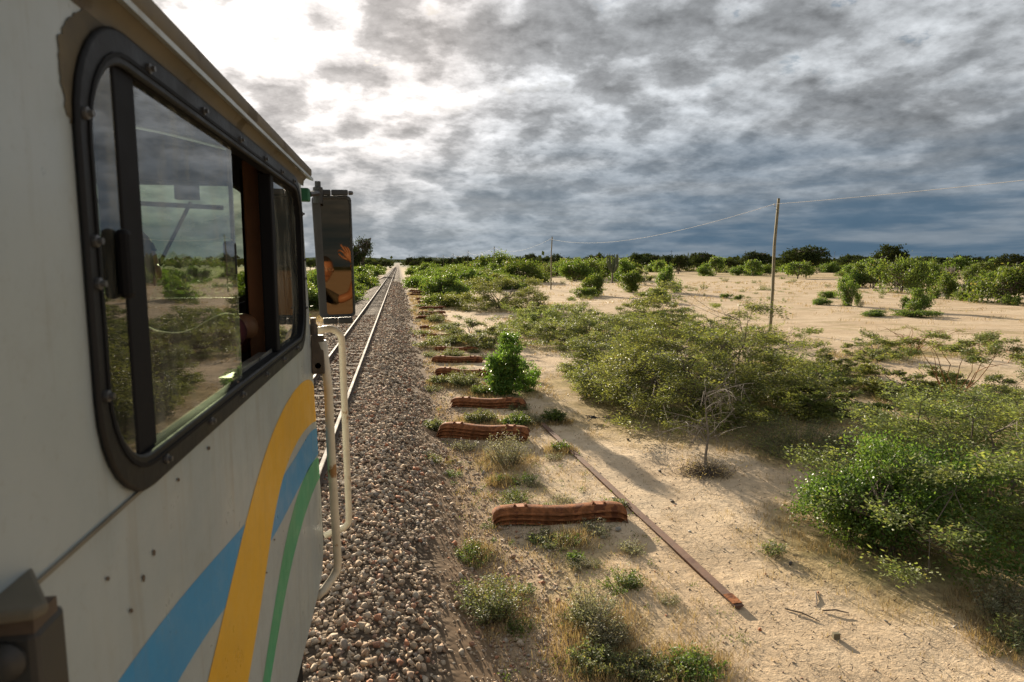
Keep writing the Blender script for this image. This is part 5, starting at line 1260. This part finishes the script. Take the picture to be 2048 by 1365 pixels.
# ------------------------------------------------------------------ loose ground stuff
def loose():
    g = np.random.default_rng(31)
    # pebbles
    VV, FF, off = [], [], 0
    n = 7000; y = 4.2+g.exponential(6.5, n); x = np.where(g.random(n) < .74, 2.2+g.exponential(.62, n), g.uniform(2.4, 12, n)); s = g.uniform(.005, .02, n)*np.where((g.random(n) < .22) & (x < 3.6), 1.8, 1)
    z = gz(x, y)
    for i in range(n):
        V, F = PROTOS[i % 14]; VV.append(V*s[i]+(x[i], y[i], z[i]+s[i]*.3)); FF.append(F+off); off += len(V)
    tag(link('pebbles', np_mesh('pebbles', np.concatenate(VV), np.concatenate(FF), M['pebble'])), 'scattered pebbles and grit on the sand by the ballast', 'gravel', None, 'stuff')
    # dry grass blades
    pts = []
    def tufts(n, fx, per, h, sp):
        for k in range(n):
            cx, cy = fx(); m = g.poisson(per)+2
            pts.append(np.stack([cx+g.normal(0, sp, m), cy+g.normal(0, sp, m), np.full(m, h)*g.uniform(.5, 1.3, m)], 1))
    def rim():
        bx, by, r_, s_ = PLANTS[g.integers(0, NEARP)]; a = g.uniform(0, 6.28); k = g.normal(1.0, .16); return bx+math.cos(a)*r_*k, by+math.sin(a)*r_*k
    NEARP = 55
    tufts(5200, rim, 9, .14, .08)
    tufts(1000, lambda: (g.uniform(2.5, 4.9), 5+g.exponential(9)), 7, .10, .06)
    tufts(500, lambda: (g.uniform(4.0, 9.5), 4.5+g.exponential(5)), 4, .055, .04)
    tufts(900, lambda: (9+g.uniform(0, 60)*1.2, 24+g.uniform(0, 90)), 9, .28, .25)
    tufts(500, lambda: (-g.uniform(2.6, 4.5), 18+g.uniform(0, 50)), 9, .22, .15)
    tufts(400, lambda: (g.uniform(2.7, 4.0), 20+g.uniform(0, 60)), 9, .16, .12)
    P = np.concatenate(pts); P = P[(P[:, 1] > 3.4) & (np.abs(P[:, 0]) > 2.3)]; n = len(P)
    C = np.stack([P[:, 0], P[:, 1], gz(P[:, 0], P[:, 1])-.01], 1); a = g.uniform(0, 6.28, n); lean = g.uniform(.15, 1.2, n)
    A = np.stack([np.cos(a)*lean, np.sin(a)*lean, np.ones(n)], 1); N = np.stack([-np.sin(a), np.cos(a), np.zeros(n)], 1)+g.normal(0, .3, (n, 3))
    lv = Leaves(); lv.add(C, A, np.cross(N, A), P[:, 2], np.maximum(.006, .0011*P[:, 1]*.6))
    tag(link('dry_grass', lv.mesh('dry_grass', M['straw'])), 'straw-coloured dry grass fringing the shrubs and the path', 'grass', None, 'stuff')
    # small green ground herbs
    lv = Leaves(); pts = []
    for k in range(420):
        if k < 250: cx, cy = g.uniform(2.4, 5.0), 5+g.exponential(8)
        else: cx, cy = rim()
        m = g.integers(8, 34); r_ = g.uniform(.02, .09); pts.append(np.stack([cx+g.normal(0, r_, m), cy+g.normal(0, r_, m), g.uniform(.0, .06, m)], 1))
    P = np.concatenate(pts); P = P[np.abs(P[:, 0]) > 2.3]; n = len(P); C = P.copy(); C[:, 2] += gz(P[:, 0], P[:, 1])
    lv.add(C, g.normal(0, 1, (n, 3))+np.array([0, 0, .5]), np.array([0, 0, 1.])+g.normal(0, .5, (n, 3)), .026*g.uniform(.6, 1.4, n), .012)
    tag(link('ground_herbs', lv.mesh('ground_herbs', M['scrub'])), 'tiny green herbs sprouting between sleepers and sand', 'herbs', None, 'stuff')
    # twig litter
    n = 3600; x = np.where(g.random(n) < .5, g.uniform(2.6, 12, n), 5.2+g.exponential(2.2, n)); y = 4.3+g.exponential(5.5, n); a = g.uniform(0, 6.28, n)
    C = np.stack([x, y, gz(x, y)+g.uniform(.003, .014, n)], 1); A = np.stack([np.cos(a), np.sin(a), g.uniform(-.05, .5, n)], 1)
    lv = Leaves(); lv.add(C, A, np.array([0, -.5, 1.])+g.normal(0, .3, (n, 3)), g.uniform(.02, .10, n), g.uniform(.004, .010, n))
    tag(link('twig_litter', lv.mesh('twig_litter', M['twig'])), 'dark bits of twig littering the sand', 'litter', None, 'stuff')
loose()

# ------------------------------------------------------------------ telegraph line
def poles():
    X0 = 21.6; ys = [-22, 32.3, 85, 138, 191, 244, 297, 352]
    tops = []
    labs = [None, 'nearest wooden telegraph pole, beside the largest thorn shrub', 'second telegraph pole, beyond the clearing', 'third telegraph pole of the receding line', 'fourth telegraph pole of the receding line', None, None, None]
    for i, y in enumerate(ys):
        z0 = 0
        H = 6.98; lean = .05 if i == 1 else 0.0
        o = empty('telegraph_pole', (X0-(.15 if i == 1 else 0), y, 0))
        tag(o, labs[i] or ('telegraph pole out of the frame carrying the wire onward' if i == 0 else 'thin telegraph pole at the vanishing end of the wire line'), 'pole', 'telegraph poles')
        MB().tube([(0, 0, -.3), (.04, 0, 2.3), (.02, 0, 4.6), (.14, 0, H)], [.095, .088, .082, .072], 7).build('shaft', M['pole'], o, False)
        MB().tube([(.10, 0, H-.42), (-.10, 0, H-.42), (-.10, 0, H-.36)], [.008]*3, 5).build('bracket', M['rail_side'], o)
        MB().lathe([(.02, 0), (.035, .01), (.035, .05), (.02, .06), (.03, .07), (.015, .10)], (-.10, 0, H-.36), 'z', 10).build('insulator', M['insulator'], o)
        tops.append((X0-(.15 if i == 1 else 0)-.10, y, H-.30))
    for i in range(len(ys)-1):
        a, b = np.array(tops[i]), np.array(tops[i+1]); n = 24; P = []
        sag = 1.15 if i else .6
        for k in range(n+1):
            t_ = k/n; q = a*(1-t_)+b*t_; q[2] -= sag*4*t_*(1-t_); P.append(q)
        r_ = [.007+.00006*max(0, p_[1]) for p_ in P]
        o = MB().tube(P, r_, 5).build('telegraph_wire', M['wire']); tag(o, ['wire climbing from the nearest pole out of the frame', 'bright sagging wire between nearest and second telegraph poles', 'bright sagging wire between second and third telegraph poles'][i] if i < 3 else 'thin wire between far telegraph poles', 'wire', 'telegraph wires')
    for px, h in ((1340, 24), (1207, 18), (1487, 24), (1664, 22), (1690, 18), (1856, 20), (1906, 22), (1900, 18), (820, 16), (845, 14), (855, 14)):
        Y = 900.0; x = CAM[0]+math.tan(math.atan((px-1024)/FPX)+YAW)*Y; d = depth((x, Y, 0)); H = CAM[2]+h/FPX*d
        o = MB().tube([(0, 0, 0), (0, 0, H)], [.35, .2], 5).tube([(-2.2, 0, H*.93), (2.2, 0, H*.93)], .15, 4).build('far_power_mast', M['mast']); o.location = (x, Y, 0)
        tag(o, 'faint thin power mast far off on the horizon', 'mast', 'power masts on the horizon')
poles()
def hills():
    mb = MB()
    for (x0, x1, y, h, s) in ((-2600, 1500, 9000, 70, 1), (1200, 9000, 10500, 95, 2)):
        n = 60; V = []
        for i in range(n+1):
            x = x0+(x1-x0)*i/n; e = math.sin(math.pi*i/n)**.6; z = h*e*(.45+1.1*float(fbm(np.array([i*.13]), np.array([s*3.3]), s)[0]))
            V += [(x, y-900, -5), (x, y, z), (x, y+900, -5)]
        mb.add(V, [(i*3+k, (i+1)*3+k, (i+1)*3+k+1, i*3+k+1) for i in range(n) for k in (0, 1)])
    tag(mb.build('hills', simple('hill_scrub', (0.06, 0.075, 0.05), 1.0, scale=.01, spec=0.0), None, True), 'low far hills on the horizon', None, None, 'structure')
hills()
